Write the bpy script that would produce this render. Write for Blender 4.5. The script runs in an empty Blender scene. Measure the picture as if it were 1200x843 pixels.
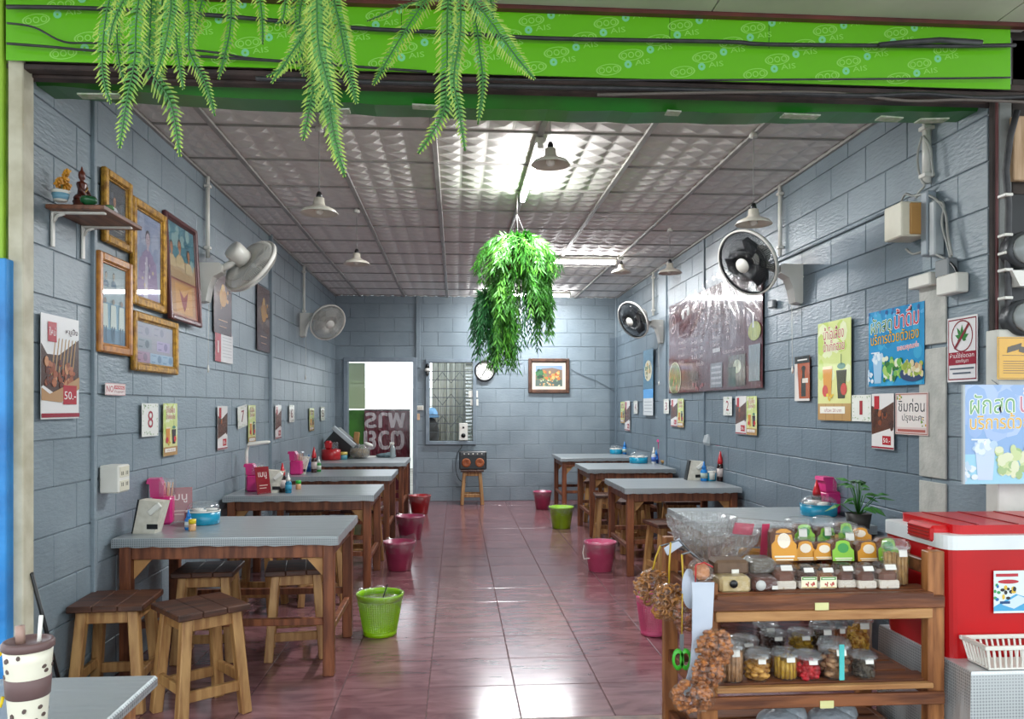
import bpy, math, random
from mathutils import Matrix, Vector
SC = bpy.context.scene
COL = SC.collection
R = math.radians
random.seed(7)

# ------------------------------------------------------------------ camera, sky, lights, exposure
EYE = 1.34
cam = bpy.data.cameras.new('camera'); cam.sensor_width = 36; cam.lens = 930 / 1200 * 36
cam.shift_y = 55.5 / 1200; cam.clip_start = 0.05
camo = bpy.data.objects.new('camera', cam); COL.objects.link(camo)
camo.location = (0, 0, EYE); camo.rotation_euler = (R(90), 0, R(-4)); SC.camera = camo

w = bpy.data.worlds.new('sky'); SC.world = w; w.use_nodes = True
bgn = w.node_tree.nodes['Background']; bgn.inputs[0].default_value = (0.86, 0.94, 1.0, 1); bgn.inputs[1].default_value = 2.5
SC.view_settings.view_transform = 'Standard'; SC.view_settings.look = 'None'
SC.view_settings.gamma = 1; SC.view_settings.exposure = 0.22; SC.view_settings.use_curve_mapping = False
SC.cycles.max_bounces = 7; SC.cycles.diffuse_bounces = 4; SC.cycles.glossy_bounces = 3
SC.cycles.transparent_max_bounces = 24; SC.cycles.transmission_bounces = 4
SC.cycles.caustics_reflective = False; SC.cycles.caustics_refractive = False
SC.cycles.sample_clamp_indirect = 4

# ------------------------------------------------------------------ room dimensions
XL, XR, YF, YB, ZC = -1.70, 2.29, 3.27, 11.3, 2.91
TZ = 0.70

# survey helpers: where a line of sight from the survey point meets a real plane of the room
S4, C4 = math.sin(R(4)), math.cos(R(4))
def ray(u, v):
    a = (u - 600) / 930
    return Vector((S4 + C4 * a, C4 - S4 * a, (477 - v) / 930))
def onx(u, v, X):
    d = ray(u, v); t = X / d.x; return Vector((X, d.y * t, EYE + d.z * t))
def ony(u, v, Y):
    d = ray(u, v); t = Y / d.y; return Vector((d.x * t, Y, EYE + d.z * t))
def onz(u, v, Z):
    d = ray(u, v); t = (Z - EYE) / d.z; return Vector((d.x * t, d.y * t, Z))
def ond(u, v, t):
    d = ray(u, v); return Vector((d.x * t, d.y * t, EYE + d.z * t))

# ------------------------------------------------------------------ materials
def lin(h):
    if not isinstance(h, str): return tuple(h)
    c = [int(h[i:i + 2], 16) / 255 for i in (0, 2, 4)]
    return tuple(x / 12.92 if x <= .04045 else ((x + .055) / 1.055) ** 2.4 for x in c)
MATS = {}
def node_mat(name):
    m = bpy.data.materials.new(name); m.use_nodes = True
    nt = m.node_tree; b = nt.nodes['Principled BSDF']; MATS[name] = m
    return m, nt, b
def mat(name, c1, c2=None, rough=.5, scale=6, bump=0., stretch=(1, 1, 1), metal=0, spec=.5, coat=0, detail=4, bscale=None, emit=0, lo=.35, hi=.65, sub=0, alpha=1):
    if name in MATS: return MATS[name]
    m, nt, b = node_mat(name); N, L = nt.nodes, nt.links
    b.inputs['Roughness'].default_value = rough; b.inputs['Metallic'].default_value = metal
    b.inputs['Specular IOR Level'].default_value = spec; b.inputs['Coat Weight'].default_value = coat
    b.inputs['Coat Roughness'].default_value = .08
    c1 = lin(c1); c2 = lin(c2) if c2 else tuple(x * .86 for x in c1)
    tc = N.new('ShaderNodeTexCoord'); mp = N.new('ShaderNodeMapping'); mp.inputs['Scale'].default_value = stretch
    L.new(tc.outputs['Object'], mp.inputs[0])
    nz = N.new('ShaderNodeTexNoise'); nz.inputs['Scale'].default_value = scale; nz.inputs['Detail'].default_value = detail
    L.new(mp.outputs[0], nz.inputs['Vector'])
    cr = N.new('ShaderNodeValToRGB'); cr.color_ramp.elements[0].position = lo; cr.color_ramp.elements[1].position = hi
    cr.color_ramp.elements[0].color = (*c2, 1); cr.color_ramp.elements[1].color = (*c1, 1)
    L.new(nz.outputs[0], cr.inputs[0]); L.new(cr.outputs[0], b.inputs['Base Color'])
    if bump:
        n2 = N.new('ShaderNodeTexNoise'); n2.inputs['Scale'].default_value = bscale or scale * 4; n2.inputs['Detail'].default_value = 3
        L.new(mp.outputs[0], n2.inputs['Vector'])
        bp = N.new('ShaderNodeBump'); bp.inputs['Strength'].default_value = bump; bp.inputs['Distance'].default_value = .01
        L.new(n2.outputs[0], bp.inputs['Height']); L.new(bp.outputs[0], b.inputs['Normal'])
    if emit:
        b.inputs['Emission Color'].default_value = (*c1, 1); b.inputs['Emission Strength'].default_value = emit
    if alpha < 1: b.inputs['Alpha'].default_value = alpha
    return m
def clear(name, c, a=.3, rough=.08, spec=.6, bump=0):
    if name in MATS: return MATS[name]
    m, nt, b = node_mat(name); N, L = nt.nodes, nt.links
    b.inputs['Base Color'].default_value = (*lin(c), 1); b.inputs['Roughness'].default_value = .5
    b.inputs['Specular IOR Level'].default_value = .2
    tr = N.new('ShaderNodeBsdfTransparent'); gl = N.new('ShaderNodeBsdfGlossy'); gl.inputs['Roughness'].default_value = rough
    m1 = N.new('ShaderNodeMixShader'); m1.inputs[0].default_value = a; L.new(tr.outputs[0], m1.inputs[1]); L.new(b.outputs[0], m1.inputs[2])
    lw = N.new('ShaderNodeLayerWeight'); lw.inputs[0].default_value = .25
    mr = N.new('ShaderNodeMapRange'); mr.inputs['To Min'].default_value = .03; mr.inputs['To Max'].default_value = spec * .8
    m2 = N.new('ShaderNodeMixShader'); L.new(lw.outputs['Facing'], mr.inputs[0]); L.new(mr.outputs[0], m2.inputs[0])
    L.new(m1.outputs[0], m2.inputs[1]); L.new(gl.outputs[0], m2.inputs[2]); L.new(m2.outputs[0], N['Material Output'].inputs['Surface'])
    if bump:
        nz = N.new('ShaderNodeTexNoise'); nz.inputs['Scale'].default_value = 35
        tc = N.new('ShaderNodeTexCoord'); L.new(tc.outputs['Object'], nz.inputs['Vector'])
        bp = N.new('ShaderNodeBump'); bp.inputs['Strength'].default_value = bump; bp.inputs['Distance'].default_value = .02
        L.new(nz.outputs[0], bp.inputs['Height']); L.new(bp.outputs[0], b.inputs['Normal']); L.new(bp.outputs[0], gl.inputs['Normal'])
    return m
def wood(name, c1, c2, rough=.45, stretch=(14, 14, 1.6)):
    return mat(name, c1, c2, rough=rough, scale=2.2, stretch=stretch, bump=.12, detail=8, lo=.38, hi=.62)
def printed(name, rough=.45, coat=0, bump=0, spec=.5):
    if name in MATS: return MATS[name]
    m, nt, b = node_mat(name); N, L = nt.nodes, nt.links
    a = N.new('ShaderNodeAttribute'); a.attribute_name = 'Col'
    L.new(a.outputs['Color'], b.inputs['Base Color']); b.inputs['Roughness'].default_value = rough
    b.inputs['Coat Weight'].default_value = coat; b.inputs['Coat Roughness'].default_value = .05; b.inputs['Specular IOR Level'].default_value = spec
    if bump:
        tc = N.new('ShaderNodeTexCoord'); mp = N.new('ShaderNodeMapping'); mp.inputs['Scale'].default_value = (9, 2.2, 3)
        mp.inputs['Rotation'].default_value = (0, 0, .4)
        L.new(tc.outputs['Object'], mp.inputs[0])
        nz = N.new('ShaderNodeTexNoise'); nz.inputs['Scale'].default_value = 1.5; nz.inputs['Detail'].default_value = 3; nz.inputs['Distortion'].default_value = 1.2
        L.new(mp.outputs[0], nz.inputs['Vector'])
        bp = N.new('ShaderNodeBump'); bp.inputs['Strength'].default_value = bump; bp.inputs['Distance'].default_value = .05
        L.new(nz.outputs[0], bp.inputs['Height']); L.new(bp.outputs[0], b.inputs['Normal'])
    return m

def paint_mat():
    m, nt, b = node_mat('wall_paint'); N, L = nt.nodes, nt.links
    tc = N.new('ShaderNodeTexCoord'); ge = N.new('ShaderNodeNewGeometry')
    nz = N.new('ShaderNodeTexNoise'); nz.inputs['Scale'].default_value = 2.2; nz.inputs['Detail'].default_value = 6
    L.new(ge.outputs['Position'], nz.inputs['Vector'])
    cr = N.new('ShaderNodeValToRGB'); cr.color_ramp.elements[0].position = .3; cr.color_ramp.elements[1].position = .72
    cr.color_ramp.elements[0].color = (*lin('76838b'), 1); cr.color_ramp.elements[1].color = (*lin('8a979f'), 1)
    L.new(nz.outputs[0], cr.inputs[0])
    # the right wall's lower coat of paint is a darker slate, cut off at the thin pipe
    sx = N.new('ShaderNodeSeparateXYZ'); L.new(ge.outputs['Position'], sx.inputs[0])
    def cmp_(o_, op, v_):
        q = N.new('ShaderNodeMath'); q.operation = op; q.inputs[1].default_value = v_; L.new(o_, q.inputs[0]); return q.outputs[0]
    def mul_(a_, b_):
        q = N.new('ShaderNodeMath'); q.operation = 'MULTIPLY'; L.new(a_, q.inputs[0]); L.new(b_, q.inputs[1]); return q.outputs[0]
    k = mul_(mul_(cmp_(sx.outputs[0], 'GREATER_THAN', 2.2), cmp_(sx.outputs[2], 'LESS_THAN', 2.33)), cmp_(sx.outputs[1], 'GREATER_THAN', 3.75))
    mx = N.new('ShaderNodeMix'); mx.data_type = 'RGBA'; mx.blend_type = 'MULTIPLY'; mx.inputs[7].default_value = (.62, .66, .70, 1)
    L.new(k, mx.inputs[0]); L.new(cr.outputs[0], mx.inputs[6]); L.new(mx.outputs[2], b.inputs['Base Color'])
    b.inputs['Roughness'].default_value = .36
    mp = N.new('ShaderNodeMapping'); mp.inputs['Scale'].default_value = (7, 7, 26); L.new(ge.outputs['Position'], mp.inputs[0])
    n2 = N.new('ShaderNodeTexNoise'); n2.inputs['Scale'].default_value = 3; n2.inputs['Detail'].default_value = 5; L.new(mp.outputs[0], n2.inputs['Vector'])
    bp = N.new('ShaderNodeBump'); bp.inputs['Strength'].default_value = .3; bp.inputs['Distance'].default_value = .012
    L.new(n2.outputs[0], bp.inputs['Height']); L.new(bp.outputs[0], b.inputs['Normal'])
    return m
def floor_mat():
    m, nt, b = node_mat('floor_tile_glaze'); N, L = nt.nodes, nt.links
    ge = N.new('ShaderNodeNewGeometry'); oi = N.new('ShaderNodeObjectInfo')
    ad = N.new('ShaderNodeVectorMath'); ad.operation = 'ADD'
    sc = N.new('ShaderNodeMath'); sc.operation = 'MULTIPLY'; sc.inputs[1].default_value = 40; L.new(oi.outputs['Random'], sc.inputs[0])
    L.new(ge.outputs['Position'], ad.inputs[0]); L.new(sc.outputs[0], ad.inputs[1])
    mp = N.new('ShaderNodeMapping'); mp.inputs['Rotation'].default_value = (0, 0, .6); mp.inputs['Scale'].default_value = (1.6, 5, 1)
    L.new(ad.outputs[0], mp.inputs[0])
    nz = N.new('ShaderNodeTexNoise'); nz.inputs['Scale'].default_value = 1.7; nz.inputs['Detail'].default_value = 5; nz.inputs['Distortion'].default_value = 1.6
    L.new(mp.outputs[0], nz.inputs['Vector'])
    cr = N.new('ShaderNodeValToRGB'); e = cr.color_ramp.elements
    e[0].position = .36; e[0].color = (*lin('6a464a'), 1); e[1].position = .52; e[1].color = (*lin('80585b'), 1)
    x = cr.color_ramp.elements.new(.72); x.color = (*lin('90676a'), 1)
    L.new(nz.outputs[0], cr.inputs[0]); L.new(cr.outputs[0], b.inputs['Base Color'])
    b.inputs['Roughness'].default_value = .17; b.inputs['Specular IOR Level'].default_value = .85
    n2 = N.new('ShaderNodeTexNoise'); n2.inputs['Scale'].default_value = 5; L.new(ge.outputs['Position'], n2.inputs['Vector'])
    bp = N.new('ShaderNodeBump'); bp.inputs['Strength'].default_value = .05; bp.inputs['Distance'].default_value = .01
    L.new(n2.outputs[0], bp.inputs['Height']); L.new(bp.outputs[0], b.inputs['Normal'])
    return m
def vinyl_mat():
    m, nt, b = node_mat('dotted_vinyl'); N, L = nt.nodes, nt.links
    tc = N.new('ShaderNodeTexCoord'); vo = N.new('ShaderNodeTexVoronoi'); vo.inputs['Scale'].default_value = 95; vo.inputs['Randomness'].default_value = 0
    mp = N.new('ShaderNodeMapping'); mp.inputs['Rotation'].default_value = (0, 0, 0); L.new(tc.outputs['Object'], mp.inputs[0]); L.new(mp.outputs[0], vo.inputs['Vector'])
    cr = N.new('ShaderNodeValToRGB'); cr.color_ramp.elements[0].position = .30; cr.color_ramp.elements[1].position = .42
    cr.color_ramp.elements[0].color = (*lin('747b7e'), 1); cr.color_ramp.elements[1].color = (*lin('a6acae'), 1)
    L.new(vo.outputs['Distance'], cr.inputs[0]); L.new(cr.outputs[0], b.inputs['Base Color'])
    b.inputs['Roughness'].default_value = .3; b.inputs['Metallic'].default_value = .45
    nz = N.new('ShaderNodeTexNoise'); nz.inputs['Scale'].default_value = 3; nz.inputs['Detail'].default_value = 2
    m2 = N.new('ShaderNodeMapping'); m2.inputs['Scale'].default_value = (1, 6, 1); L.new(tc.outputs['Object'], m2.inputs[0]); L.new(m2.outputs[0], nz.inputs['Vector'])
    bp = N.new('ShaderNodeBump'); bp.inputs['Strength'].default_value = .35; bp.inputs['Distance'].default_value = .02
    L.new(nz.outputs[0], bp.inputs['Height']); L.new(bp.outputs[0], b.inputs['Normal'])
    return m
PAINT = paint_mat(); FLOORM = floor_mat(); VINYL = vinyl_mat(); PRT = printed('printed_paper', .5); LAM = printed('laminated_print', .25, .6)
BANM = printed('wrinkled_vinyl_print', .22, .7, 1.0)
WHITE = mat('white_plastic', 'e6e4dc', 'd9d6cc', rough=.35, scale=4)
IVORY = mat('ivory_plastic', 'dcd6c2', rough=.4)
BLACK = mat('black_plastic', '17181a', rough=.3)
DARK = mat('dark_recess', '241d1b', '38302c', rough=.8, scale=8)
CABLE = mat('cable_rubber', '25262a', '3b3a3c', rough=.5, scale=20)
CONC = mat('concrete', '8b8781', '6f6a64', rough=.85, scale=5, bump=.3)
W_DK = wood('table_wood', '8a5233', '5c301c'); W_ST = wood('stool_pale_wood', 'b58c58', '8a5f35'); W_SEAT = wood('seat_dark_wood', '5a3523', '341d14', stretch=(2, 14, 14))
W_RK = wood('rack_teak', '86502e', '542c18', stretch=(1.6, 14, 14)); W_RKV = wood('rack_teak_upright', 'a96f3f', '74431f'); PLY = mat('plywood', 'b98a55', '9d7141', rough=.6, scale=9)
W_RKL = wood('rack_light_edge', 'b98a58', '95653a', stretch=(1.6, 14, 14))
GOLD = mat('gilt_frame', 'c19232', '7d5313', rough=.35, scale=30, metal=.4, bump=.4)
ORNG = mat('orange_varnish_frame', 'c4812c', '8f5517', rough=.35, scale=20)
MAROON = mat('maroon_frame', '5e1f22', '45161a', rough=.35)
CLR = clear('clear_plastic', 'e8ecec', .03, .06, .5); BAGM = clear('crinkled_film', 'e2e4e2', .05, .14, .55, .9); SMOKE = clear('dome_plastic', 'dfe8ea', .08, .1, .6)
GLASS = clear('window_glass', 'eef4f2', .08, .03)
METAL = mat('galvanised_metal', '8d9296', '73787c', rough=.35, metal=.7)

# ------------------------------------------------------------------ mesh builder
class M:
    def __init__(s): s.v = []; s.f = []; s.m = []; s.c = []; s.sm = []
    def add(s, vs, fs, mi=0, col=None, smooth=False):
        o = len(s.v); s.v += [tuple(v) for v in vs]
        for f in fs:
            s.f.append(tuple(i + o for i in f)); s.m.append(mi); s.c.append(col); s.sm.append(smooth)
        return s
    def box(s, c, size, rot=None, b=0, mi=0, col=None):
        x, y, z = [q / 2 for q in size]; c = Vector(c)
        b = min(b, x * .9, y * .9, z * .9)
        if b <= 0:
            vs = [Vector((i, j, k)) for i in (-x, x) for j in (-y, y) for k in (-z, z)]
            fs = [(0, 1, 3, 2), (4, 6, 7, 5), (0, 4, 5, 1), (2, 3, 7, 6), (0, 2, 6, 4), (1, 5, 7, 3)]
        else:
            vs = []; ix = {}
            for sx in (-1, 1):
                for sy in (-1, 1):
                    for sz in (-1, 1):
                        for ax in range(3):
                            p = [sx * (x - b), sy * (y - b), sz * (z - b)]; p[ax] = (sx * x, sy * y, sz * z)[ax]
                            ix[(sx, sy, sz, ax)] = len(vs); vs.append(Vector(p))
            fs = []
            for ax in range(3):
                o1, o2 = (ax + 1) % 3, (ax + 2) % 3
                for sg in (-1, 1):
                    q = []
                    for a, d in ((-1, -1), (1, -1), (1, 1), (-1, 1)):
                        k = [0, 0, 0]; k[ax] = sg; k[o1] = a; k[o2] = d; q.append(ix[(*k, ax)])
                    fs.append(q if sg > 0 else q[::-1])
                for a in (-1, 1):
                    for d in (-1, 1):
                        k1 = [0, 0, 0]; k2 = [0, 0, 0]; k1[ax] = -1; k2[ax] = 1
                        for k in (k1, k2): k[o1] = a; k[o2] = d
                        q = [ix[(*k1, o1)], ix[(*k2, o1)], ix[(*k2, o2)], ix[(*k1, o2)]]
                        fs.append(q if a * d < 0 else q[::-1])
            for sx in (-1, 1):
                for sy in (-1, 1):
                    for sz in (-1, 1):
                        q = [ix[(sx, sy, sz, a)] for a in range(3)]; fs.append(q if sx * sy * sz > 0 else q[::-1])
        if rot is not None:
            r = rot if isinstance(rot, Matrix) else Matrix.Rotation(rot, 3, 'Z'); vs = [r @ v for v in vs]
        return s.add([v + c for v in vs], fs, mi, col)
    def beam(s, p0, p1, wx, wy, up=(0, 1, 0), b=.003, mi=0, col=None):
        p0 = Vector(p0); p1 = Vector(p1); d = (p1 - p0); L = d.length; z = d / L
        y = Vector(up); y = (y - z * y.dot(z)).normalized(); x = y.cross(z)
        r = Matrix((x, y, z)).transposed()
        return s.box((p0 + p1) / 2, (wx, wy, L), r, b, mi, col)
    def lathe(s, prof, n=20, c=(0, 0, 0), axis=None, mi=0, col=None, smooth=True, sx=1, sy=1, cap=True):
        c = Vector(c); r = Vector((0, 0, 1)).rotation_difference(Vector(axis)).to_matrix() if axis is not None else None
        vs = []; fs = []
        for (rad, z) in prof:
            for k in range(n):
                a = 2 * math.pi * k / n; p = Vector((rad * math.cos(a) * sx, rad * math.sin(a) * sy, z)); vs.append((r @ p if r else p) + c)
        for i in range(len(prof) - 1):
            for k in range(n):
                k2 = (k + 1) % n; fs.append((i * n + k, i * n + k2, (i + 1) * n + k2, (i + 1) * n + k))
        cap = cap and tuple(prof[0]) != tuple(prof[-1])
        if cap and prof[0][0] > 1e-6: fs.append(tuple(range(n))[::-1])
        if cap and prof[-1][0] > 1e-6: fs.append(tuple((len(prof) - 1) * n + k for k in range(n)))
        return s.add(vs, fs, mi, col, smooth)
    def shell(s, prof, n=20, c=(0, 0, 0), axis=None, mi=0, col=None, sx=1, sy=1):
        return s.lathe(prof, n, c, axis, mi, col, True, sx, sy, False)
    def cyl(s, p0, p1, r0, r1=None, n=12, mi=0, col=None):
        p0 = Vector(p0); p1 = Vector(p1); d = p1 - p0
        return s.lathe([(r0, 0), (r0 if r1 is None else r1, d.length)], n, p0, d.normalized(), mi, col)
    def tube(s, pts, r, n=6, mi=0, col=None):
        pts = [Vector(p) for p in pts]; vs = []; fs = []; prev = None
        for i, p in enumerate(pts):
            d = (pts[min(i + 1, len(pts) - 1)] - pts[max(i - 1, 0)]).normalized()
            if prev is None:
                a = Vector((0, 0, 1)) if abs(d.z) < .9 else Vector((1, 0, 0)); prev = d.cross(a).normalized()
            prev = (prev - d * prev.dot(d)).normalized(); q = d.cross(prev)
            for k in range(n):
                an = 2 * math.pi * k / n; vs.append(p + prev * math.cos(an) * r + q * math.sin(an) * r)
        for i in range(len(pts) - 1):
            for k in range(n):
                k2 = (k + 1) % n; fs.append((i * n + k, i * n + k2, (i + 1) * n + k2, (i + 1) * n + k))
        fs.append(tuple(range(n))[::-1]); fs.append(tuple((len(pts) - 1) * n + k for k in range(n)))
        return s.add(vs, fs, mi, col, True)
    def ball(s, c, r, n=10, mi=0, col=None, squash=(1, 1, 1)):
        c = Vector(c); vs = []; fs = []; h = max(4, n // 2)
        for i in range(h + 1):
            th = math.pi * i / h
            for k in range(n):
                a = 2 * math.pi * k / n
                vs.append(c + Vector((r * math.sin(th) * math.cos(a) * squash[0], r * math.sin(th) * math.sin(a) * squash[1], r * math.cos(th) * squash[2])))
        for i in range(h):
            for k in range(n):
                k2 = (k + 1) % n; fs.append((i * n + k, (i + 1) * n + k, (i + 1) * n + k2, i * n + k2))
        return s.add(vs, fs, mi, col, True)
    def prism(s, pts, z0, z1, mi=0, col=None, mtx=None):
        n = len(pts); vs = [Vector((x, y, z0)) for x, y in pts] + [Vector((x, y, z1)) for x, y in pts]
        if mtx: vs = [mtx @ v for v in vs]
        fs = [tuple(range(n))[::-1], tuple(range(n, 2 * n))] + [(i, (i + 1) % n, n + (i + 1) % n, n + i) for i in range(n)]
        return s.add(vs, fs, mi, col)
    def merge(s, o, mtx=None, mi=None):
        vs = [mtx @ Vector(v) for v in o.v] if mtx else o.v; b = len(s.v); s.v += [tuple(v) for v in vs]
        for f, m_, c, q in zip(o.f, o.m, o.c, o.sm):
            s.f.append(tuple(i + b for i in f)); s.m.append(m_ if mi is None else mi); s.c.append(c); s.sm.append(q)
        return s
    def mesh(s, name, mats):
        me = bpy.data.meshes.new(name); me.from_pydata(s.v, [], s.f); me.update()
        for x in (mats if isinstance(mats, (list, tuple)) else [mats]): me.materials.append(x)
        me.polygons.foreach_set('material_index', s.m); me.polygons.foreach_set('use_smooth', s.sm)
        if any(c is not None for c in s.c):
            at = me.color_attributes.new('Col', 'FLOAT_COLOR', 'CORNER'); buf = []
            cc = {}
            for f, c in zip(s.f, s.c):
                k = c or 'ffffff'
                if k not in cc: cc[k] = (*lin(k), 1.0)
                buf += list(cc[k]) * len(f)
            at.data.foreach_set('color', buf)
        return me

def tag(o, label=None, cat=None, group=None, kind=None):
    if label: o['label'] = label
    if cat: o['category'] = cat
    if group: o['group'] = group
    if kind: o['kind'] = kind
    return o
def obj(name, mb, mats, parent=None, loc=None, rot=None, label=None, cat=None, group=None, kind=None):
    me = mb.mesh(name, mats) if isinstance(mb, M) else mb
    o = bpy.data.objects.new(name, me); COL.objects.link(o); o.parent = parent
    if loc is not None: o.location = loc
    if rot is not None: o.rotation_euler = rot
    return tag(o, label, cat, group, kind)
def empty(name, loc, label, cat, rz=0, group=None):
    o = bpy.data.objects.new(name, None); COL.objects.link(o); o.location = loc; o.rotation_euler = (0, 0, rz); o.empty_display_size = .05
    return tag(o, label, cat, group)
def dup(root, loc, rz=None, label=None, group=None, scale=None):
    r = root.copy(); COL.objects.link(r); r.location = loc
    if rz is not None: r.rotation_euler = (0, 0, rz)
    if label: r['label'] = label
    if group: r['group'] = group
    if scale: r.scale = scale
    for ch in list(root.children):
        c = ch.copy(); COL.objects.link(c); c.parent = r
        for g in list(ch.children):
            d = g.copy(); COL.objects.link(d); d.parent = c
    return r
WM = {'L': Matrix(((0, 0, 1), (1, 0, 0), (0, 1, 0))), 'R': Matrix(((0, 0, -1), (-1, 0, 0), (0, 1, 0))), 'B': Matrix(((1, 0, 0), (0, 0, -1), (0, 1, 0)))}
def wall_mtx(side, p, out=0.0, roll=0):
    m = WM[side] @ Matrix.Rotation(roll, 3, 'Z'); p = Vector(p) + m @ Vector((0, 0, out))
    return Matrix.Translation(p) @ m.to_4x4()
def wrect(side, u0, u1, vt, vb):
    """centre, width and height on a wall of a rectangle surveyed by its side edges and the top and bottom at its middle"""
    um = (u0 + u1) / 2
    if side == 'B':
        a, b = ony(u0, vt, YB), ony(u1, vt, YB); t, q = ony(um, vt, YB), ony(um, vb, YB); W = b.x - a.x
        c = Vector(((a.x + b.x) / 2, YB, (t.z + q.z) / 2))
    else:
        X = XL if side == 'L' else XR
        a, b = onx(u0, vt, X), onx(u1, vt, X); t, q = onx(um, vt, X), onx(um, vb, X); W = abs(b.y - a.y)
        c = Vector((X, (a.y + b.y) / 2, (t.z + q.z) / 2))
    return c, W, t.z - q.z

# ------------------------------------------------------------------ lettering
_tc = {}
def glyphs(txt):
    if txt in _tc: return _tc[txt]
    cu = bpy.data.curves.new('lettering', 'FONT'); cu.body = txt; cu.resolution_u = 2
    ob = bpy.data.objects.new('lettering', cu); COL.objects.link(ob)
    me = bpy.data.meshes.new_from_object(ob)
    vs = [(v.co.x, v.co.y) for v in me.vertices]; fs = [tuple(p.vertices) for p in me.polygons]
    bpy.data.objects.remove(ob); bpy.data.curves.remove(cu); bpy.data.meshes.remove(me)
    if not vs: vs = [(0, 0), (1, 0), (1, 1)]; fs = [(0, 1, 2)]
    x0 = min(v[0] for v in vs); x1 = max(v[0] for v in vs); y0 = min(v[1] for v in vs); y1 = max(v[1] for v in vs)
    _tc[txt] = ([((x - x0) / (x1 - x0), (y - y0) / (y1 - y0)) for x, y in vs], fs); return _tc[txt]
class Print(M):
    """a flat printed sheet: shapes in unit coordinates over w x h, each a hair above the last"""
    def __init__(s, w_, h_, base='f2f0ea', th=.002):
        super().__init__(); s.w = w_; s.h = h_; s.z = th; s.box((0, 0, th / 2), (w_, h_, th), None, 0, 0, base)
    def _z(s, d=.00012): s.z += d; return s.z
    def P(s, x, y): return ((x - .5) * s.w, (y - .5) * s.h)
    def poly(s, pts, col, d=.00012):
        pts = [(min(1, max(0, x)), min(1, max(0, y))) for x, y in pts]
        z = s._z(d); return s.add([(*s.P(x, y), z) for x, y in pts], [tuple(range(len(pts)))], 0, col)
    def rect(s, x0, y0, x1, y1, col): return s.poly([(x0, y0), (x1, y0), (x1, y1), (x0, y1)], col)
    def ell(s, cx, cy, rx, ry, col, n=16, a0=0, a1=360): return s.poly([(cx + rx * math.cos(R(a0 + (a1 - a0) * k / n)), cy + ry * math.sin(R(a0 + (a1 - a0) * k / n))) for k in range(n + (a1 - a0 < 360))], col)
    def ring(s, cx, cy, rx, ry, t, col, n=20):
        z = s._z(); vs = []; fs = []
        for k in range(n):
            a = 2 * math.pi * k / n
            vs += [(*s.P(cx + rx * math.cos(a), cy + ry * math.sin(a)), z), (*s.P(cx + rx * (1 - t) * math.cos(a), cy + ry * (1 - t) * math.sin(a)), z)]
            j = (k + 1) % n; fs.append((2 * k, 2 * j, 2 * j + 1, 2 * k + 1))
        return s.add(vs, fs, 0, col)
    def border(s, m, t, col):
        for a in ((m, m, 1 - m, m + t), (m, 1 - m - t, 1 - m, 1 - m), (m, m, m + t * s.h / s.w, 1 - m), (1 - m - t * s.h / s.w, m, 1 - m, 1 - m)): s.rect(*a, col)
    def text(s, t, x0, y0, x1, y1, col, outline=None, ow=.006, slant=0, mirror=False):
        vs, fs = glyphs(t)
        def put(dx, dy, c):
            z = s._z(.00001 if c == outline else .00012); q = []
            for x, y in vs:
                if mirror: x = 1 - x
                q.append((*s.P(x0 + (x1 - x0) * x + dx, y0 + (y1 - y0) * y + dy + slant * x), z))
            s.add(q, fs if not mirror else [f[::-1] for f in fs], 0, c)
        if outline:
            r = s.h / s.w
            for a in range(0, 360, 60): put(ow * r * math.cos(R(a)), ow * math.sin(R(a)), outline)
        put(0, 0, col); return s
    def blobs(s, n, x0, y0, x1, y1, r, cols, seed=1, asp=1):
        g = random.Random(seed)
        for _ in range(n):
            cx, cy, rx, ry = g.uniform(x0, x1), g.uniform(y0, y1), r * g.uniform(.6, 1.3) * s.h / s.w * asp, r * g.uniform(.6, 1.3)
            s.poly([(min(1, max(0, cx + rx * math.cos(k * .7854))), min(1, max(0, cy + ry * math.sin(k * .7854)))) for k in range(8)], g.choice(cols), .00003)
        return s
def hang(name, pr, side, c, mats, label, cat, group=None, out=.012, roll=0, tilt=None, parent=None):
    o = obj(name, pr, mats, parent, label=label, cat=cat, group=group)
    m = wall_mtx(side, c, out, roll)
    if tilt: m = m @ Matrix.Rotation(tilt, 4, 'X')
    o.matrix_world = m; return o
# ================================================================== STRUCTURE
BL, BH = .41, .2
def block_mesh(L, H, d=.0045):
    m = M(); m.box((0, 0, 0), (L, d * 2, H), None, .003); return m.mesh('block', PAINT)
def build_wall(name, side, a0, a1, holes, backing):
    wallo = obj(name, backing, PAINT, kind='structure')
    base = block_mesh(BL - .005, BH - .005)
    r = 0; z = 0
    while z < ZC - .02:
        h = min(BH, ZC - z); a = a0 - (BL / 2 if r % 2 else 0)
        while a < a1 - .02:
            s0, s1 = max(a, a0), min(a + BL, a1)
            segs = [(s0, s1)]
            for (h0, h1, z0, z1) in holes:
                if z + h > z0 + .03 and z < z1 - .03:
                    ns = []
                    for (p, q) in segs:
                        if q <= h0 or p >= h1: ns.append((p, q)); continue
                        if h0 - p > .03: ns.append((p, h0))
                        if q - h1 > .03: ns.append((h1, q))
                    segs = ns
            for (p, q) in segs:
                if q - p < .04: continue
                o = bpy.data.objects.new('block', base); COL.objects.link(o); o.parent = wallo
                m_ = (p + q) / 2; dj = random.uniform(-.0012, .0012)
                if side == 'B': o.location = (m_, YB + dj, z + h / 2)
                elif side == 'L': o.location = (XL + dj, m_, z + h / 2); o.rotation_euler = (0, 0, R(90))
                else: o.location = (XR + dj, m_, z + h / 2); o.rotation_euler = (0, 0, R(90))
                o.scale = ((q - p) / BL, 1, h / BH)
            a += BL
        z += BH; r += 1
    return wallo
dA, dB = ony(408, 424, YB), ony(484, 424, YB)
wA, wB = ony(503, 425, YB), ony(554, 517, YB)
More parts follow.
